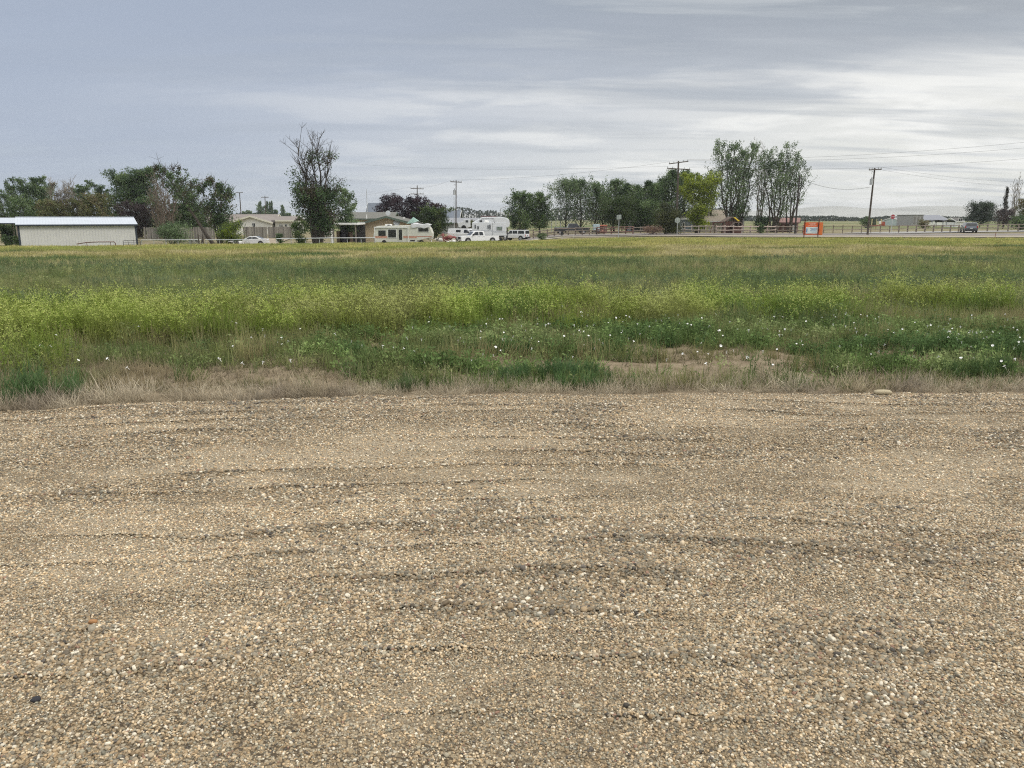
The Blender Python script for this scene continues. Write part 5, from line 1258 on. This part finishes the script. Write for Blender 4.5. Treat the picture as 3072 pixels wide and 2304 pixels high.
gx0, z0, lx, lz = frame(1687, 106)
th = thing('mailbox', 'black mailbox on a pale post at the field edge', 'mailbox', (gx0, 106, z0))
pr = [(-.19, 0), (.19, 0), (.19, .20)] + [(.19 * math.cos(t), .20 + .16 * math.sin(t)) for t in np.linspace(0, math.pi, 7)[1:-1]] + [(-.19, .20)]
zc = lz(704); MB().prism([(a_, b_ + zc) for a_, b_ in pr], -.28, .28, 'y').build('box', BLKM, th); MB().box(-.06, .06, -.06, .06, -.1, zc - .003).build('post', mat('pale_post', (.55, .53, .45), .7), th)
MB().box(-.42, .42, -.06, .06, zc + .45, zc + .72).build('newspaper_box', BLKM, th); MB().box(-.03, .03, -.03, .03, zc + .36, zc + .45).build('bracket', BLKM, th)
for k, (q, y_) in enumerate([(1720, 108), (2992, 110)]):
    gx0, z0, lx, lz = frame(q, y_); t2 = thing('marker_stake', ['pale marker stake at the field edge right of the mailbox', 'short dark marker stake at the roadside near the right edge'][k], 'stake', (gx0, y_, z0), 0)
    MB().tube([(0, 0, -.05), (.06, 0, .62)], [.035, .03], 6).build('stake', [mat('pale_post', (.55, .53, .45)), RUSTM][k], t2); MB().tube([(.06, 0, .623), (.066, 0, .70)], .045, 6).build('cap', [WHT, REDL][k], t2)

# ================================================================ PLAY EQUIPMENT
PW = mat('stained_wood', (.11, .055, .045), .85, var=.2, vscale=3); PR = mat('brown_roof', (.16, .12, .10), .85, var=.15); YS = mat('yellow_plastic', (.75, .55, .05), .4)
gx0, z0, lx, lz = frame(2157, 133)
th = thing('swing_set', 'brown wooden swing frame left of the play house', 'swing', (gx0, 133, z0))
for s_ in (0, 1):
    xx = lx(2139) if s_ == 0 else lx(2170); 
    for k in (-1, 1): MB().tube([(xx + (k * .55 if s_ == 0 else 0), k * .7, 0), (xx + .12, 0, lz(666.5))], .07, 6).build('leg', PW, th)
MB().tube([(lx(2139), 0, lz(667)), (lx(2173), 0, lz(667))], .09, 6).build('beam', PW, th); MB().tube([(lx(2137) - .2, -.35, lz(678)), (lx(2141) + .3, -.35, lz(678))], .04, 5).build('brace', PW, th)
gx0, z0, lx, lz = frame(2190, 134)
th = thing('play_house', 'brown wooden play house with a yellow slide top under the cottonwoods', 'play house', (gx0, 134, z0), R(4))
zf_ = lz(676); w2 = .95
for a_ in (-1, 1):
    for b_ in (-1, 1): MB().box(a_ * w2 - .07, a_ * w2 + .07, b_ * .8 - .07, b_ * .8 + .07, 0, lz(665)).build('post', PW, th)
MB().box(-w2 - .2, w2 + .2, -.95, .95, zf_ - .1, zf_).build('deck', PW, th); MB().box(-w2 - .15, w2 + .15, -.98, -.94, zf_ + .003, lz(664)).build('side_panel', PW, th)
MB().box(-w2 - .1, w2 + .1, -.86, -.82, 0, zf_ - .12).build('lower_panel', PW, th)
m = MB(); m.prism([(-w2 - .45, lz(665)), (0, lz(650)), (w2 + .45, lz(665)), (w2 + .30, lz(665) - .04), (0, lz(650) - .18), (-w2 - .30, lz(665) - .04)], -1.1, 1.1, 'y'); m.build('roof', PR, th)
MB().prism([(.1, lz(652)), (.45, lz(652)), (1.25, lz(663)), (.95, lz(664))], -1.35, -1.15, 'y').build('slide', YS, th, bevel=.03)
gx0, z0, lx, lz = frame(2214, 131.5)
th = thing('play_hut', 'small low hut with a shingled roof in front of the play house', 'play house', (gx0, 131.5, z0), R(-8))
MB().box(-.75, .75, 0, 1.3, 0, lz(678)).build('wall', PW, th); MB().prism([(-1.2, lz(679)), (-.5, lz(666)), (.5, lz(666)), (1.15, lz(679)), (1.0, lz(679) - .05), (.45, lz(667) - .1), (-.45, lz(667) - .1), (-1.05, lz(679) - .05)], -.25, 1.55, 'y').build('roof', PR, th)
gx0, z0, lx, lz = frame(2635, 150)
th = thing('play_equipment', 'red and yellow play equipment right of the leaning transformer pole', 'play equipment', (gx0, 150, z0))
for q in (2617, 2630, 2644): MB().tube([(lx(q), 0, 0), (lx(q), 0, lz(657))], .09, 6).build('post', mat('yellow_post', (.62, .55, .30), .6), th)
MB().box(lx(2617), lx(2646), -.3, 1.2, lz(679), lz(675)).build('deck', RUSTM, th); MB().box(lx(2620), lx(2628), -.25, 1.1, lz(675) + .01, lz(656)).build('tower', mat('dark_green_panel', (.05, .065, .04), .7), th)
MB().prism([(lx(2645), lz(675)), (lx(2650), lz(665)), (lx(2655), lz(665)), (lx(2657), lz(678))], -.2, .8, 'y').build('slide', mat('red_plastic', (.30, .07, .04), .5), th, bevel=.05); MB().box(lx(2637), lx(2642), -.3, -.1, lz(671), lz(663)).build('sign_board', WHT, th)

# ================================================================ VEHICLES
PWH = mat('car_white', (.74, .75, .76), .35, coat=.6, spec=.5); PDK = mat('car_dark', (.035, .04, .045), .35, coat=.6); PTR = mat('black_trim', (.03, .03, .032), .6); RIM = mat('wheel_rim', (.42, .42, .43), .4, metal=.6)
PSV = mat('car_silver', (.13, .15, .18), .3, metal=.5, coat=.6)
def wheel(th, x, y, r_, w_=.24):
    s_ = 1 if y > 0 else -1
    wo = MB().disc((x, y, r_), r_, (0, 1, 0), w_, 20).build('wheel', BLK, th, bevel=.03); MB().disc((x, y + s_ * (w_ / 2 + .004), r_), r_ * .62, (0, 1, 0), .03, 16).build('rim', RIM, wo)
def vehicle(name, label, cat, px, y, rz, W, body, cabin, wins, wheels, wr, paint, wsh, rear, extra=None, inset=.16, group=None, zoff=0.0, lower=None):
    """body, cabin: side profiles in (x,z), nose at -x; wins: side window polygons in (x,z)"""
    gx_, z_ = ploc(px, y); th = thing(name, label, cat, (gx_, y, z_ + zoff), rz, group); h = W / 2
    MB().prism(body, -h, h, 'y').build('body', paint, th, bevel=.05)
    zb_ = min(b_ for a_, b_ in cabin); zt = max(b_ for a_, b_ in cabin)
    def yy(z): return h - .03 - inset * (z - zb_) / (zt - zb_)
    vs = [(a_, -yy(b_), b_) for a_, b_ in cabin] + [(a_, yy(b_), b_) for a_, b_ in cabin]; n_ = len(cabin)
    MB().add(vs, [tuple(range(n_)), tuple(range(2 * n_ - 1, n_ - 1, -1))] + [((i + 1) % n_, i, i + n_, (i + 1) % n_ + n_) for i in range(n_)]).build('cabin', paint, th, bevel=.03)
    for w_ in wins:
        for s_ in (-1, 1):
            n_ = len(w_); o = MB(); o.add([(a_, s_ * (yy(b_) - .02), b_) for a_, b_ in w_] + [(a_, s_ * (yy(b_) + .012), b_) for a_, b_ in w_], [tuple(range(n_)), tuple(range(2 * n_ - 1, n_ - 1, -1))] + [((i + 1) % n_, i, i + n_, (i + 1) % n_ + n_) for i in range(n_)]); o.build('side_window', GLASS, th)
    for nm, (p, q) in (('windshield', wsh), ('rear_window', rear)):
        d = Vector((q[0] - p[0], 0, q[1] - p[1])); nn = Vector((-d.z, 0, d.x)).normalized() * .012
        if nm == 'rear_window' and nn.x < 0: nn = -nn
        if nm == 'windshield' and nn.x > 0: nn = -nn
        m = MB(); A = [Vector((p[0], -yy(p[1]) + .08, p[1])), Vector((p[0], yy(p[1]) - .08, p[1])), Vector((q[0], yy(q[1]) - .10, q[1])), Vector((q[0], -yy(q[1]) + .10, q[1]))]
        m.add([v - nn for v in A] + [v + nn for v in A], [(0, 1, 2, 3), (7, 6, 5, 4), (0, 4, 5, 1), (1, 5, 6, 2), (2, 6, 7, 3), (3, 7, 4, 0)]); m.build(nm, GLASS, th)
    for x in wheels:
        for s_ in (-1, 1):
            MB().disc((x, s_ * (h - .02), wr + .05), wr * 1.22, (0, 1, 0), .05, 20).build('wheel_arch', PTR, th); wheel(th, x, s_ * (h - .05), wr)
    return th
def parts_box(th, L):
    for nm, m, x0, x1, y0, y1, z0, z1, *bv in L: MB().box(x0, x1, y0, y1, z0, z1).build(nm, m, th, bevel=bv[0] if bv else 0)

# white crew cab pickup, nose to the left and slightly towards the camera
th = vehicle('pickup_truck', 'white crew cab pickup with a dark grille parked in front of the fifth wheel trailer', 'pickup truck', 1434, 122, R(22), 1.98,
    [(-3.05, .48), (-3.08, .95), (-2.98, 1.12), (-1.55, 1.24), (.72, 1.24), (.74, .98), (.76, 1.22), (3.05, 1.24), (3.08, .55), (2.9, .45), (-2.9, .42)],
    [(-1.62, 1.2), (-.95, 1.86), (-.72, 1.92), (.42, 1.92), (.66, 1.84), (.78, 1.2)],
    [[(-1.22, 1.27), (-.78, 1.76), (-.25, 1.80), (-.25, 1.27)], [(-.13, 1.27), (-.13, 1.80), (.42, 1.78), (.55, 1.27)]], (-2.0, 2.0), .41, PWH, ((-1.55, 1.27), (-.98, 1.82)), ((.77, 1.30), (.67, 1.78)))
parts_box(th, [('grille', PTR, -3.11, -3.06, -.62, .62, .72, 1.06), ('front_bumper', CHR, -3.2, -3.07, -.98, .98, .42, .66, .03), ('headlight', AMB, -3.10, -3.0, -.95, -.66, .80, 1.05, .02), ('headlight', AMB, -3.10, -3.0, .66, .95, .80, 1.05, .02),
    ('side_mirror', PTR, -1.25, -1.05, -1.18, -.99, 1.25, 1.48, .03), ('side_mirror', PTR, -1.25, -1.05, .99, 1.18, 1.25, 1.48, .03), ('door_handle', CHR, -.3, -.12, -1.01, -.985, 1.08, 1.12), ('door_handle', CHR, .5, .68, -1.01, -.985, 1.08, 1.12), ('bed_rail', PTR, .80, 2.95, -.94, -.86, 1.245, 1.29), ('rear_bumper', CHR, 3.08, 3.2, -.95, .95, .5, .68, .03)])
# older white van with high windows
th = vehicle('white_van', 'older white full-size van parked behind the white pickup', 'van', 1393, 131, R(152), 2.0,
    [(-2.75, .48), (-2.75, 1.15), (-2.6, 1.30), (-1.75, 1.42), (2.75, 1.5), (2.78, .5)][::1],
    [(-1.9, 1.38), (-1.2, 2.10), (-.95, 2.18), (2.62, 2.18), (2.75, 1.45)], [[(-1.35, 1.5), (-1.05, 1.98), (-.45, 2.0), (-.45, 1.5)], [(.2, 1.6), (.2, 1.98), (1.1, 1.98), (1.1, 1.6)]], (-1.9, 1.75), .39, PWH, ((-1.82, 1.46), (-1.22, 2.06)), ((2.76, 1.6), (2.68, 2.02)))
parts_box(th, [('side_mirror', PTR, -1.5, -1.3, -1.2, -1.0, 1.5, 1.75, .03), ('side_mirror', PTR, -1.5, -1.3, 1.0, 1.2, 1.5, 1.75, .03), ('grille', PTR, -2.78, -2.74, -.6, .6, .8, 1.1), ('front_bumper', CHR, -2.9, -2.76, -.98, .98, .45, .65, .03), ('rear_bumper', CHR, 2.79, 2.9, -.95, .95, .45, .62, .03)])
# boxy white off-roader seen from behind on the right
th = vehicle('suv', 'boxy white off-road vehicle seen from its rear corner beside the trailer', 'suv', 1546, 134, R(-26 + 0), 1.85,
    [(-2.3, .45), (-2.32, 1.02), (-1.2, 1.12), (2.25, 1.12), (2.3, .9), (2.28, .45)], [(-1.25, 1.08), (-.72, 1.72), (-.6, 1.78), (2.18, 1.78), (2.27, 1.08)],
    [[(-.95, 1.16), (-.62, 1.64), (-.18, 1.66), (-.18, 1.16)], [(-.08, 1.16), (-.08, 1.66), (.72, 1.66), (.80, 1.16)], [(.92, 1.16), (.92, 1.66), (2.0, 1.66), (2.08, 1.16)]], (-1.45, 1.45), .37, PWH, ((-1.2, 1.14), (-.76, 1.66)), ((2.26, 1.16), (2.20, 1.66)), inset=.12)
parts_box(th, [('rear_bumper', PTR, 2.29, 2.45, -.92, .92, .42, .66, .03), ('tail_light', REDL, 2.28, 2.33, -.90, -.78, .72, 1.05), ('tail_light', REDL, 2.28, 2.33, .78, .90, .72, 1.05), ('number_plate', PTR, 2.30, 2.325, -.2, .2, .78, .9), ('side_mirror', PTR, -.95, -.8, -1.08, -.93, 1.15, 1.33, .02), ('roof_rail', PTR, -.3, 2.0, -.72, -.67, 1.785, 1.84), ('roof_rail', PTR, -.3, 2.0, .67, .72, 1.785, 1.84)])
# white sedan, tail to the right
th = vehicle('white_car', 'white sedan half hidden by the yellow-green shrub near the cream house', 'car', 752, 119, R(4), 1.8,
    [(-2.35, .35), (-2.38, .70), (-2.2, .86), (-1.1, .98), (1.6, 1.06), (2.28, 1.04), (2.36, .90), (2.32, .42), (2.1, .32)],
    [(-1.2, .92), (-.35, 1.38), (.1, 1.44), (.75, 1.42), (1.75, 1.0)], [[(-.75, 1.02), (-.25, 1.32), (.15, 1.36), (.15, 1.02)], [(.22, 1.02), (.22, 1.36), (.75, 1.33), (1.22, 1.05)]], (-1.45, 1.42), .33, PWH, ((-1.1, .98), (-.4, 1.35)), ((1.65, 1.05), (.85, 1.40)), inset=.18)
parts_box(th, [('tail_light', REDL, 2.26, 2.35, -.88, -.60, .82, .96), ('tail_light', REDL, 2.26, 2.35, .60, .88, .82, .96), ('rear_bumper', PWH, 2.3, 2.42, -.86, .86, .38, .62, .04), ('side_mirror', PWH, -.75, -.58, -1.0, -.88, .98, 1.1, .02)])
# dark pickup behind the log fence
th = vehicle('dark_pickup', 'black pickup parked behind the brown log fence under the poplars', 'pickup truck', 1715, 138, R(180), 2.0,
    [(-3.0, .5), (-3.0, .98), (-2.85, 1.12), (-1.5, 1.22), (3.0, 1.22), (3.02, .55)], [(-1.5, 1.18), (-.95, 1.82), (-.75, 1.88), (.45, 1.88), (.7, 1.18)],
    [[(-1.15, 1.27), (-.75, 1.72), (-.25, 1.76), (-.25, 1.27)], [(-.13, 1.27), (-.13, 1.76), (.38, 1.74), (.48, 1.27)]], (-1.95, 1.95), .42, PDK, ((-1.45, 1.25), (-1.0, 1.78)), ((.68, 1.28), (.50, 1.80)))
parts_box(th, [('front_bumper', CHR, -3.1, -3.0, -.95, .95, .45, .65, .03), ('rear_bumper', CHR, 3.03, 3.12, -.95, .95, .5, .65, .03), ('side_mirror', PTR, -1.2, -1.0, .98, 1.15, 1.25, 1.45, .02)])
# minivan on the side road
th = vehicle('minivan', 'dark minivan seen from behind on the road at the right', 'minivan', 2910, 137, R(-111), 1.98,
    [(-2.5, .38), (-2.5, .85), (-2.2, 1.0), (-1.5, 1.08), (2.45, 1.08), (2.52, .85), (2.5, .38)], [(-1.6, 1.04), (-.65, 1.66), (-.3, 1.74), (1.9, 1.74), (2.15, 1.68), (2.44, 1.04)],
    [[(-1.05, 1.12), (-.5, 1.58), (.1, 1.62), (.1, 1.12)], [(.2, 1.12), (.2, 1.62), (1.15, 1.62), (1.2, 1.12)], [(1.32, 1.14), (1.3, 1.60), (2.0, 1.56), (2.18, 1.14)]], (-1.5, 1.4), .35, PSV, ((-1.5, 1.1), (-.7, 1.6)), ((2.42, 1.12), (2.2, 1.62)), inset=.16)
parts_box(th, [('rear_bumper', PTR, 2.5, 2.6, -.9, .9, .30, .60, .04), ('tail_light', REDL, 2.42, 2.53, -.97, -.80, .85, 1.2), ('tail_light', REDL, 2.42, 2.53, .80, .97, .85, 1.2), ('number_plate', WHT, 2.53, 2.55, -.2, .2, .72, .85), ('side_mirror', PSV, -1.1, -.9, -1.12, -.98, 1.1, 1.28, .02), ('side_mirror', PSV, -1.1, -.9, .98, 1.12, 1.1, 1.28, .02)])

# ---------------- old camper with the red stripes
CAMP = mat('camper_cream', (.60, .60, .53), .5, var=.07, vscale=.7); STRP = mat('faded_red_stripe', (.42, .16, .11), .6, var=.2, vscale=1); STR2 = mat('pale_red_stripe', (.62, .38, .28), .6)
TARP = mat('white_tarp', (.66, .67, .70), .7, var=.08, vscale=1.5, bump=.3, bscale=3); TEAL = mat('teal_tarp', (.46, .66, .60), .7, var=.12, vscale=1)
gx0, z0, lx, lz = frame(1208, 112)
th = thing('old_camper', 'old cream camper with faded red stripes in front of the tan house', 'camper', (gx0, 112, z0))
MB().prism([(lx(1121), lz(722)), (lx(1117), lz(709)), (lx(1126), lz(681)), (lx(1130), lz(678)), (lx(1238), lz(676)), (lx(1272), lz(674)), (lx(1284), lz(677)), (lx(1291), lz(686)), (lx(1296), lz(700)), (lx(1295), lz(712)), (lx(1278), lz(716)), (lx(1250), lz(722)), (lx(1250), lz(727)), (lx(1125), lz(727))], 0, 2.4, 'y').build('body', CAMP, th, bevel=.06)
for a_, b_, t_, u_ in ((1135, 1154, 693, 706), (1254, 1285, 684, 695)):
    f = MB().box(lx(a_) - .07, lx(b_) + .07, -.035, -.003, lz(u_) - .07, lz(t_) + .07).build('window', PTR if a_ < 1200 else WHT, th); MB().box(lx(a_), lx(b_), -.05, -.037, lz(u_), lz(t_)).build('pane', GLASS, f)
f = MB().box(lx(1161), lx(1188.5), -.04, -.003, lz(714), lz(687.5)).build('window', WHT, th); MB().box(lx(1163), lx(1187), -.055, -.042, lz(712.5), lz(688.5)).build('pane', GLASS, f)
f = MB().box(lx(1192), lx(1207), -.04, -.003, lz(722), lz(686)).build('door', CAMP, th); MB().box(lx(1195), lx(1205), -.055, -.042, lz(719.5), lz(688.5)).build('pane', GLASS, f); MB().box(lx(1192.6), lx(1194), -.06, -.042, lz(707), lz(705)).build('handle', CHR, f)
for a_, b_ in ((1120, 1160), (1208.5, 1249)):
    MB().box(lx(a_), lx(b_), -.012, -.003, lz(709.5), lz(708)).build('stripe', STRP, th); MB().box(lx(a_), lx(b_), -.010, -.003, lz(712.6), lz(709.7)).build('stripe', STR2, th); MB().box(lx(a_), lx(b_), -.012, -.003, lz(714.5), lz(712.8)).build('stripe', STRP, th)
MB().box(lx(1249.5), lx(1294), -.012, -.003, lz(710.5), lz(708.5)).build('stripe', STRP, th)
MB().box(lx(1229), lx(1243), -.012, -.003, lz(724), lz(719.5)).build('hatch', BLKM, th)
MB().box(lx(1121), lx(1225), -.12, -.03, lz(683.5), lz(680.5)).build('awning_rail', WHT, th)
for q in (1123, 1223.5): MB().box(lx(q) - .045, lx(q) + .045, -.16, -.06, .25, lz(680.5)).build('awning_arm', WHT, th)
for q in (1262, 1150): wheel(th, lx(q), .1, .36)
MB().prism([(lx(1152), lz(678)), (lx(1153), lz(673)), (lx(1168), lz(672.5)), (lx(1174), lz(677))], .4, 1.6, 'y').build('roof_unit', WHT, th, bevel=.05)
MB().prism([(lx(1161), lz(677)), (lx(1162), lz(674)), (lx(1172), lz(677.5)), (lx(1182), lz(673)), (lx(1183), lz(674.5)), (lx(1174), lz(679))], .2, .39, 'y').build('roof_vent', BLKM, th)
# tarps lie on the camper: things of their own
g_ = np.random.default_rng(4)
def cloth(name, label, px0, px1, rt, rb, y0, y1, m, seed, drop=.55):
    """draped sheet: flat part over the roof, front part hanging"""
    gx_, z_, lx_, lz_ = frame((px0 + px1) / 2, 112); n1, n2 = 26, 14; vs = []
    for j in range(n2 + 1):
        for i in range(n1 + 1):
            u = i / n1; v_ = j / n2; xx = lx_(px0) + (lx_(px1) - lx_(px0)) * u; zt = lz_(rt) - .10 * math.sin(u * 9 + seed) * .6 - (.35 * max(0, u - .8) * 5 * .4)
            wob = .09 * vnoise(np.array([u * 9.0]), np.array([v_ * 5.0]), seed)[0]
            if v_ < .5: yy, zz = y0 - .06 - .04 * wob, zt - (0.5 - v_) * 2 * (drop + .12 * math.sin(u * 11)) + wob * .3
            else: yy, zz = y0 - .06 + (v_ - .5) * 2 * (y1 - y0), zt + wob
            vs.append((xx, yy, zz))
    f = [(j * (n1 + 1) + i, j * (n1 + 1) + i + 1, (j + 1) * (n1 + 1) + i + 1, (j + 1) * (n1 + 1) + i) for j in range(n2) for i in range(n1)]
    o = MB().add(vs, f).build(name, m, None, loc=(gx_, 112, z_), smooth=True); sm = o.modifiers.new('thick', 'SOLIDIFY'); sm.thickness = .02; tag(o, label, 'tarp')
cloth('white_tarp', 'white tarp draped over the right end of the old camper roof', 1233, 1291, 672.5, 684, -.02, 2.2, TARP, 3, .50)
gx1, z1, lx1, lz1 = frame(1236, 115)
o = MB().add([(lx1(1219), 0, lz1(671)), (lx1(1241), -.3, lz1(651)), (lx1(1254), .1, lz1(663)), (lx1(1243), -.1, lz1(668)), (lx1(1222), .9, lz1(668)), (lx1(1243), .7, lz1(655)), (lx1(1256), .9, lz1(664))], [(0, 1, 3), (1, 2, 3), (0, 4, 5, 1), (1, 5, 6, 2)]).build('teal_tarp', TEAL, None, loc=(gx1, 115, z1))
sm = o.modifiers.new('thick', 'SOLIDIFY'); sm.thickness = .02; tag(o, 'pale teal tarp propped up in a peak behind the old camper', 'tarp')
MB().add([], []) 
# ---------------- fifth wheel trailer
TRW = mat('trailer_white', (.66, .68, .70), .4, var=.04, vscale=.5); TRG = mat('trailer_grey', (.40, .42, .45), .5)
gx0, z0, lx, lz = frame(1470, 127)
th = thing('fifth_wheel_trailer', 'large white fifth wheel trailer with raised nose behind the white pickup', 'trailer', (gx0, 127, z0))
MB().prism([(lx(1416), lz(712)), (lx(1416), lz(668)), (lx(1440), lz(655)), (lx(1448), lz(651)), (lx(1500), lz(650.5)), (lx(1521), lz(654)), (lx(1527), lz(660)), (lx(1529.5), lz(672)), (lx(1527), lz(681)), (lx(1519), lz(683)), (lx(1518), lz(713))], 0.4, 2.8, 'y').build('body', TRW, th, bevel=.08)
MB().box(lx(1416), lx(1476), -.25, .38, lz(711), lz(667.5)).build('slide_out', TRW, th, bevel=.03)
MB().box(lx(1478), lx(1519), .33, .396, lz(707), lz(668)).build('side_panel', TRW, th, bevel=.02)
for a_, b_, t_, u_, w_ in ((1424.5, 1427, 674, 685, 0), (1432.5, 1436, 679, 687, 0), (1463, 1465.5, 676, 686, 0), (1468.5, 1471.5, 674, 687, 0)):
    f = MB().box(lx(a_) - .05, lx(b_) + .05, -.29, -.253, lz(u_) - .05, lz(t_) + .05).build('window', TRG, th); MB().box(lx(a_), lx(b_), -.31, -.292, lz(u_), lz(t_)).build('pane', GLASS, f)
f = MB().box(lx(1489), lx(1507), .28, .328, lz(691), lz(679.5)).build('window', TRG, th); MB().box(lx(1490.5), lx(1505.5), .26, .278, lz(689.5), lz(681)).build('pane', mat('curtained_pane', (.16, .20, .17), .3, var=.5, vscale=4), f)
MB().box(lx(1416), lx(1477), -.27, -.252, lz(693), lz(691)).build('stripe', TRG, th); MB().box(lx(1478.5), lx(1519), .31, .328, lz(696.5), lz(694.5)).build('stripe', TRG, th)
MB().box(lx(1489), lx(1512), .31, .329, lz(712), lz(707.5)).build('wheel_skirt', PTR, th)
for q in (1492, 1502): wheel(th, lx(q), .42, .36)
MB().prism([(lx(1440), lz(650)), (lx(1444), lz(647.5)), (lx(1490), lz(648)), (lx(1488), lz(650))], 1.2, 2.6, 'y').build('awning', mat('dark_red_canvas', (.10, .035, .035), .8), th)
MB().tube([(lx(1445), -.1, lz(667)), (lx(1445), -.1, lz(656.5)), (lx(1482), -.1, lz(656.5)), (lx(1482), -.1, lz(665)), (lx(1484), -.1, lz(668))], .05, 5).build('roof_rack', PTR, th)
MB().box(lx(1438), lx(1446), .1, .35, lz(665), lz(661)).build('vent', PTR, th)
m = MB(); m.ball((lx(1459), 0.1, lz(666)), .45, .35, .28, 12, 8); m.build('antenna_dome', WHT, th)
MB().box(lx(1520), lx(1523), 1.1, 1.5, 0, lz(684)).build('jack_leg', PTR, th)
# ---------------- cab-over camper shell behind the van
gx0, z0, lx, lz = frame(1392, 142)
th = thing('camper_shell', 'white cab-over camper shell standing behind the white van', 'camper', (gx0, 142, z0))
MB().prism([(lx(1375), lz(681)), (lx(1373), lz(671)), (lx(1371), lz(669)), (lx(1390), lz(664)), (lx(1390), lz(659)), (lx(1409), lz(658)), (lx(1410), lz(681)), (lx(1400), lz(684)), (lx(1380), lz(683))], 0, 2.1, 'y').build('body', TRW, th, bevel=.05)
f = MB().box(lx(1396.5), lx(1405), -.03, -.003, lz(667.5), lz(660)).build('window', TRG, th); MB().box(lx(1397.5), lx(1404), -.045, -.032, lz(666.8), lz(660.8)).build('pane', GLASS, f)
for q in (1378, 1407): MB().box(lx(q) - .08, lx(q) + .08, .3, .46, 0, lz(683)).build('stand_leg', PTR, th)
MB().disc((lx(1391), -.015, lz(683)), .45, (0, 1, 0), .03, 16).build('wheel_well', BLK, th)
# ---------------- yard clutter
def pile(name, label, px, y, w_, h_, cols, seed, n_=14, cat='junk pile', zo=0.0):
    """heap of odd machine parts: one thing that reads as a heap"""
    r_ = random.Random(seed); gx_, z_ = ploc(px, y); th = thing(name, label, cat, (gx_, y, z_ + zo))
    for k, c in enumerate(cols):
        m = MB()
        for _ in range(max(2, n_ // len(cols))):
            q = (r_.uniform(-w_, w_) * .5, r_.uniform(-.5, .5), r_.uniform(.1, h_)); s_ = r_.uniform(.12, .34)
            if r_.random() < .4: m.tube([q, (q[0] + r_.uniform(-.7, .7), q[1] + r_.uniform(-.3, .3), max(.05, q[2] + r_.uniform(-.5, .4)))], r_.uniform(.03, .07), 6)
            elif r_.random() < .5: m.disc((q[0], q[1], max(s_, q[2])), s_, (r_.uniform(-.4, .4), 1, 0), .12, 12)
            else: m.ball((q[0], q[1], q[2] * .8), s_ * 1.2, s_, s_ * .8, 7, 5)
        m.build(['frame', 'scrap', 'panel', 'bin'][k % 4], mat('junk_%s_%d' % (name, k), c, .8, var=.3), th)
    return th
pile('old_tractor_parts', 'heap of dark red old farm machinery left of the white van', 1342, 120, 2.6, 1.15, [(.22, .06, .06), (.30, .12, .11), (.16, .05, .045)], 3, 26, 'farm machinery', .3)
pile('scrap_heap', 'pale scrap heap right of the old camper nose', 1308, 117, 1.8, .95, [(.35, .34, .30), (.10, .10, .10), (.55, .53, .50)], 5, 20, zo=.2)
pile('black_drums', 'black pails and dark scrap between the red machinery and the white van', 1360, 122, 1.1, .9, [(.03, .03, .03), (.06, .06, .06)], 8, 10, zo=.3)
pile('white_bundle', 'low white bundle on the ground left of the white pickup', 1356, 116, 1.9, .35, [(.66, .66, .66), (.60, .58, .50)], 9, 12, 'bundle', .35)
pile('white_rubbish', 'row of dark and white rubbish below the yellow-green shrub', 712, 108, 2.4, .45, [(.07, .07, .065), (.6, .6, .58), (.16, .15, .13)], 11, 22, 'rubbish', .05)
pile('feed_stand', 'pale junk beside the wooden brace posts', 575, 103, 1.2, .6, [(.45, .45, .42), (.25, .24, .2)], 12, 10, zo=.1)
pile('wood_heap', 'low heap of grey boards by the right roadside trees', 1805, 140, 2.0, 1.0, [(.30, .26, .22), (.26, .13, .10)], 13, 14, 'wood pile')
# blue tote and light trailer under the poplars
gx0, z0, lx, lz = frame(1790, 140); th = thing('water_tank', 'pale blue square tank under the poplars', 'tank', (gx0, 140, z0 )); MB().box(lx(1781), lx(1800), 0, 1.4, .5, lz(673)).build('tank', mat('pale_blue', (.42, .52, .56), .5), th, bevel=.05); MB().box(lx(1778), lx(1800), -.1, 1.5, .35, .49).build('pallet', PTR, th)
for q in (1779, 1799): MB().box(lx(q) - .06, lx(q) + .06, 0, 1.3, 0, .35).build('leg', PTR, th)
gx0, z0, lx, lz = frame(1812, 143); th = thing('red_roofed_coop', 'small coop with a red sloping roof under the poplars', 'coop', (gx0, 143, z0)); MB().box(lx(1800), lx(1822), 0, 1.2, 0, lz(678)).build('wall', RDW, th); MB().prism([(lx(1799), lz(678) + .02), (lx(1824), lz(678) + .02), (lx(1819), lz(674.5)), (lx(1800), lz(675.5))], -.3, 1.4, 'y').build('roof', mat('red_sheet', (.55, .17, .11), .6), th)
# bales / low white trough by the plank fence
gx0, z0, lx, lz = frame(622, 140); th = thing('small_boat', 'white upturned boat behind the plank fence by the leaning tree', 'boat', (gx0, 140, z0)); MB().prism([(lx(607), lz(679)), (lx(612), lz(674.5)), (lx(630), lz(673.5)), (lx(634), lz(678))], 0, 1.6, 'y').build('hull', WHT, th, bevel=.1)
for q in (610, 631): MB().box(lx(q) - .1, lx(q) + .1, .3, 1.3, 0, lz(679) - .003).build('trestle', WOOD, th)

# ================================================================ HAZE
hzm = D.materials.new('haze'); hzm.use_nodes = True; nn_ = hzm.node_tree; nn_.nodes.clear(); ov = nn_.nodes.new('ShaderNodeOutputMaterial'); pv = nn_.nodes.new('ShaderNodeVolumePrincipled')
pv.inputs['Color'].default_value = (.86, .90, .95, 1); pv.inputs['Density'].default_value = 0.00018; pv.inputs['Anisotropy'].default_value = 0.2
nn_.links.new(pv.outputs[0], ov.inputs['Volume'])
hz_o = MB().box(-3400, 3400, -3400, 3400, -8, 50).build('haze', hzm); tag(hz_o, 'thin pale haze over the far fields and hills', 'haze', kind='stuff')
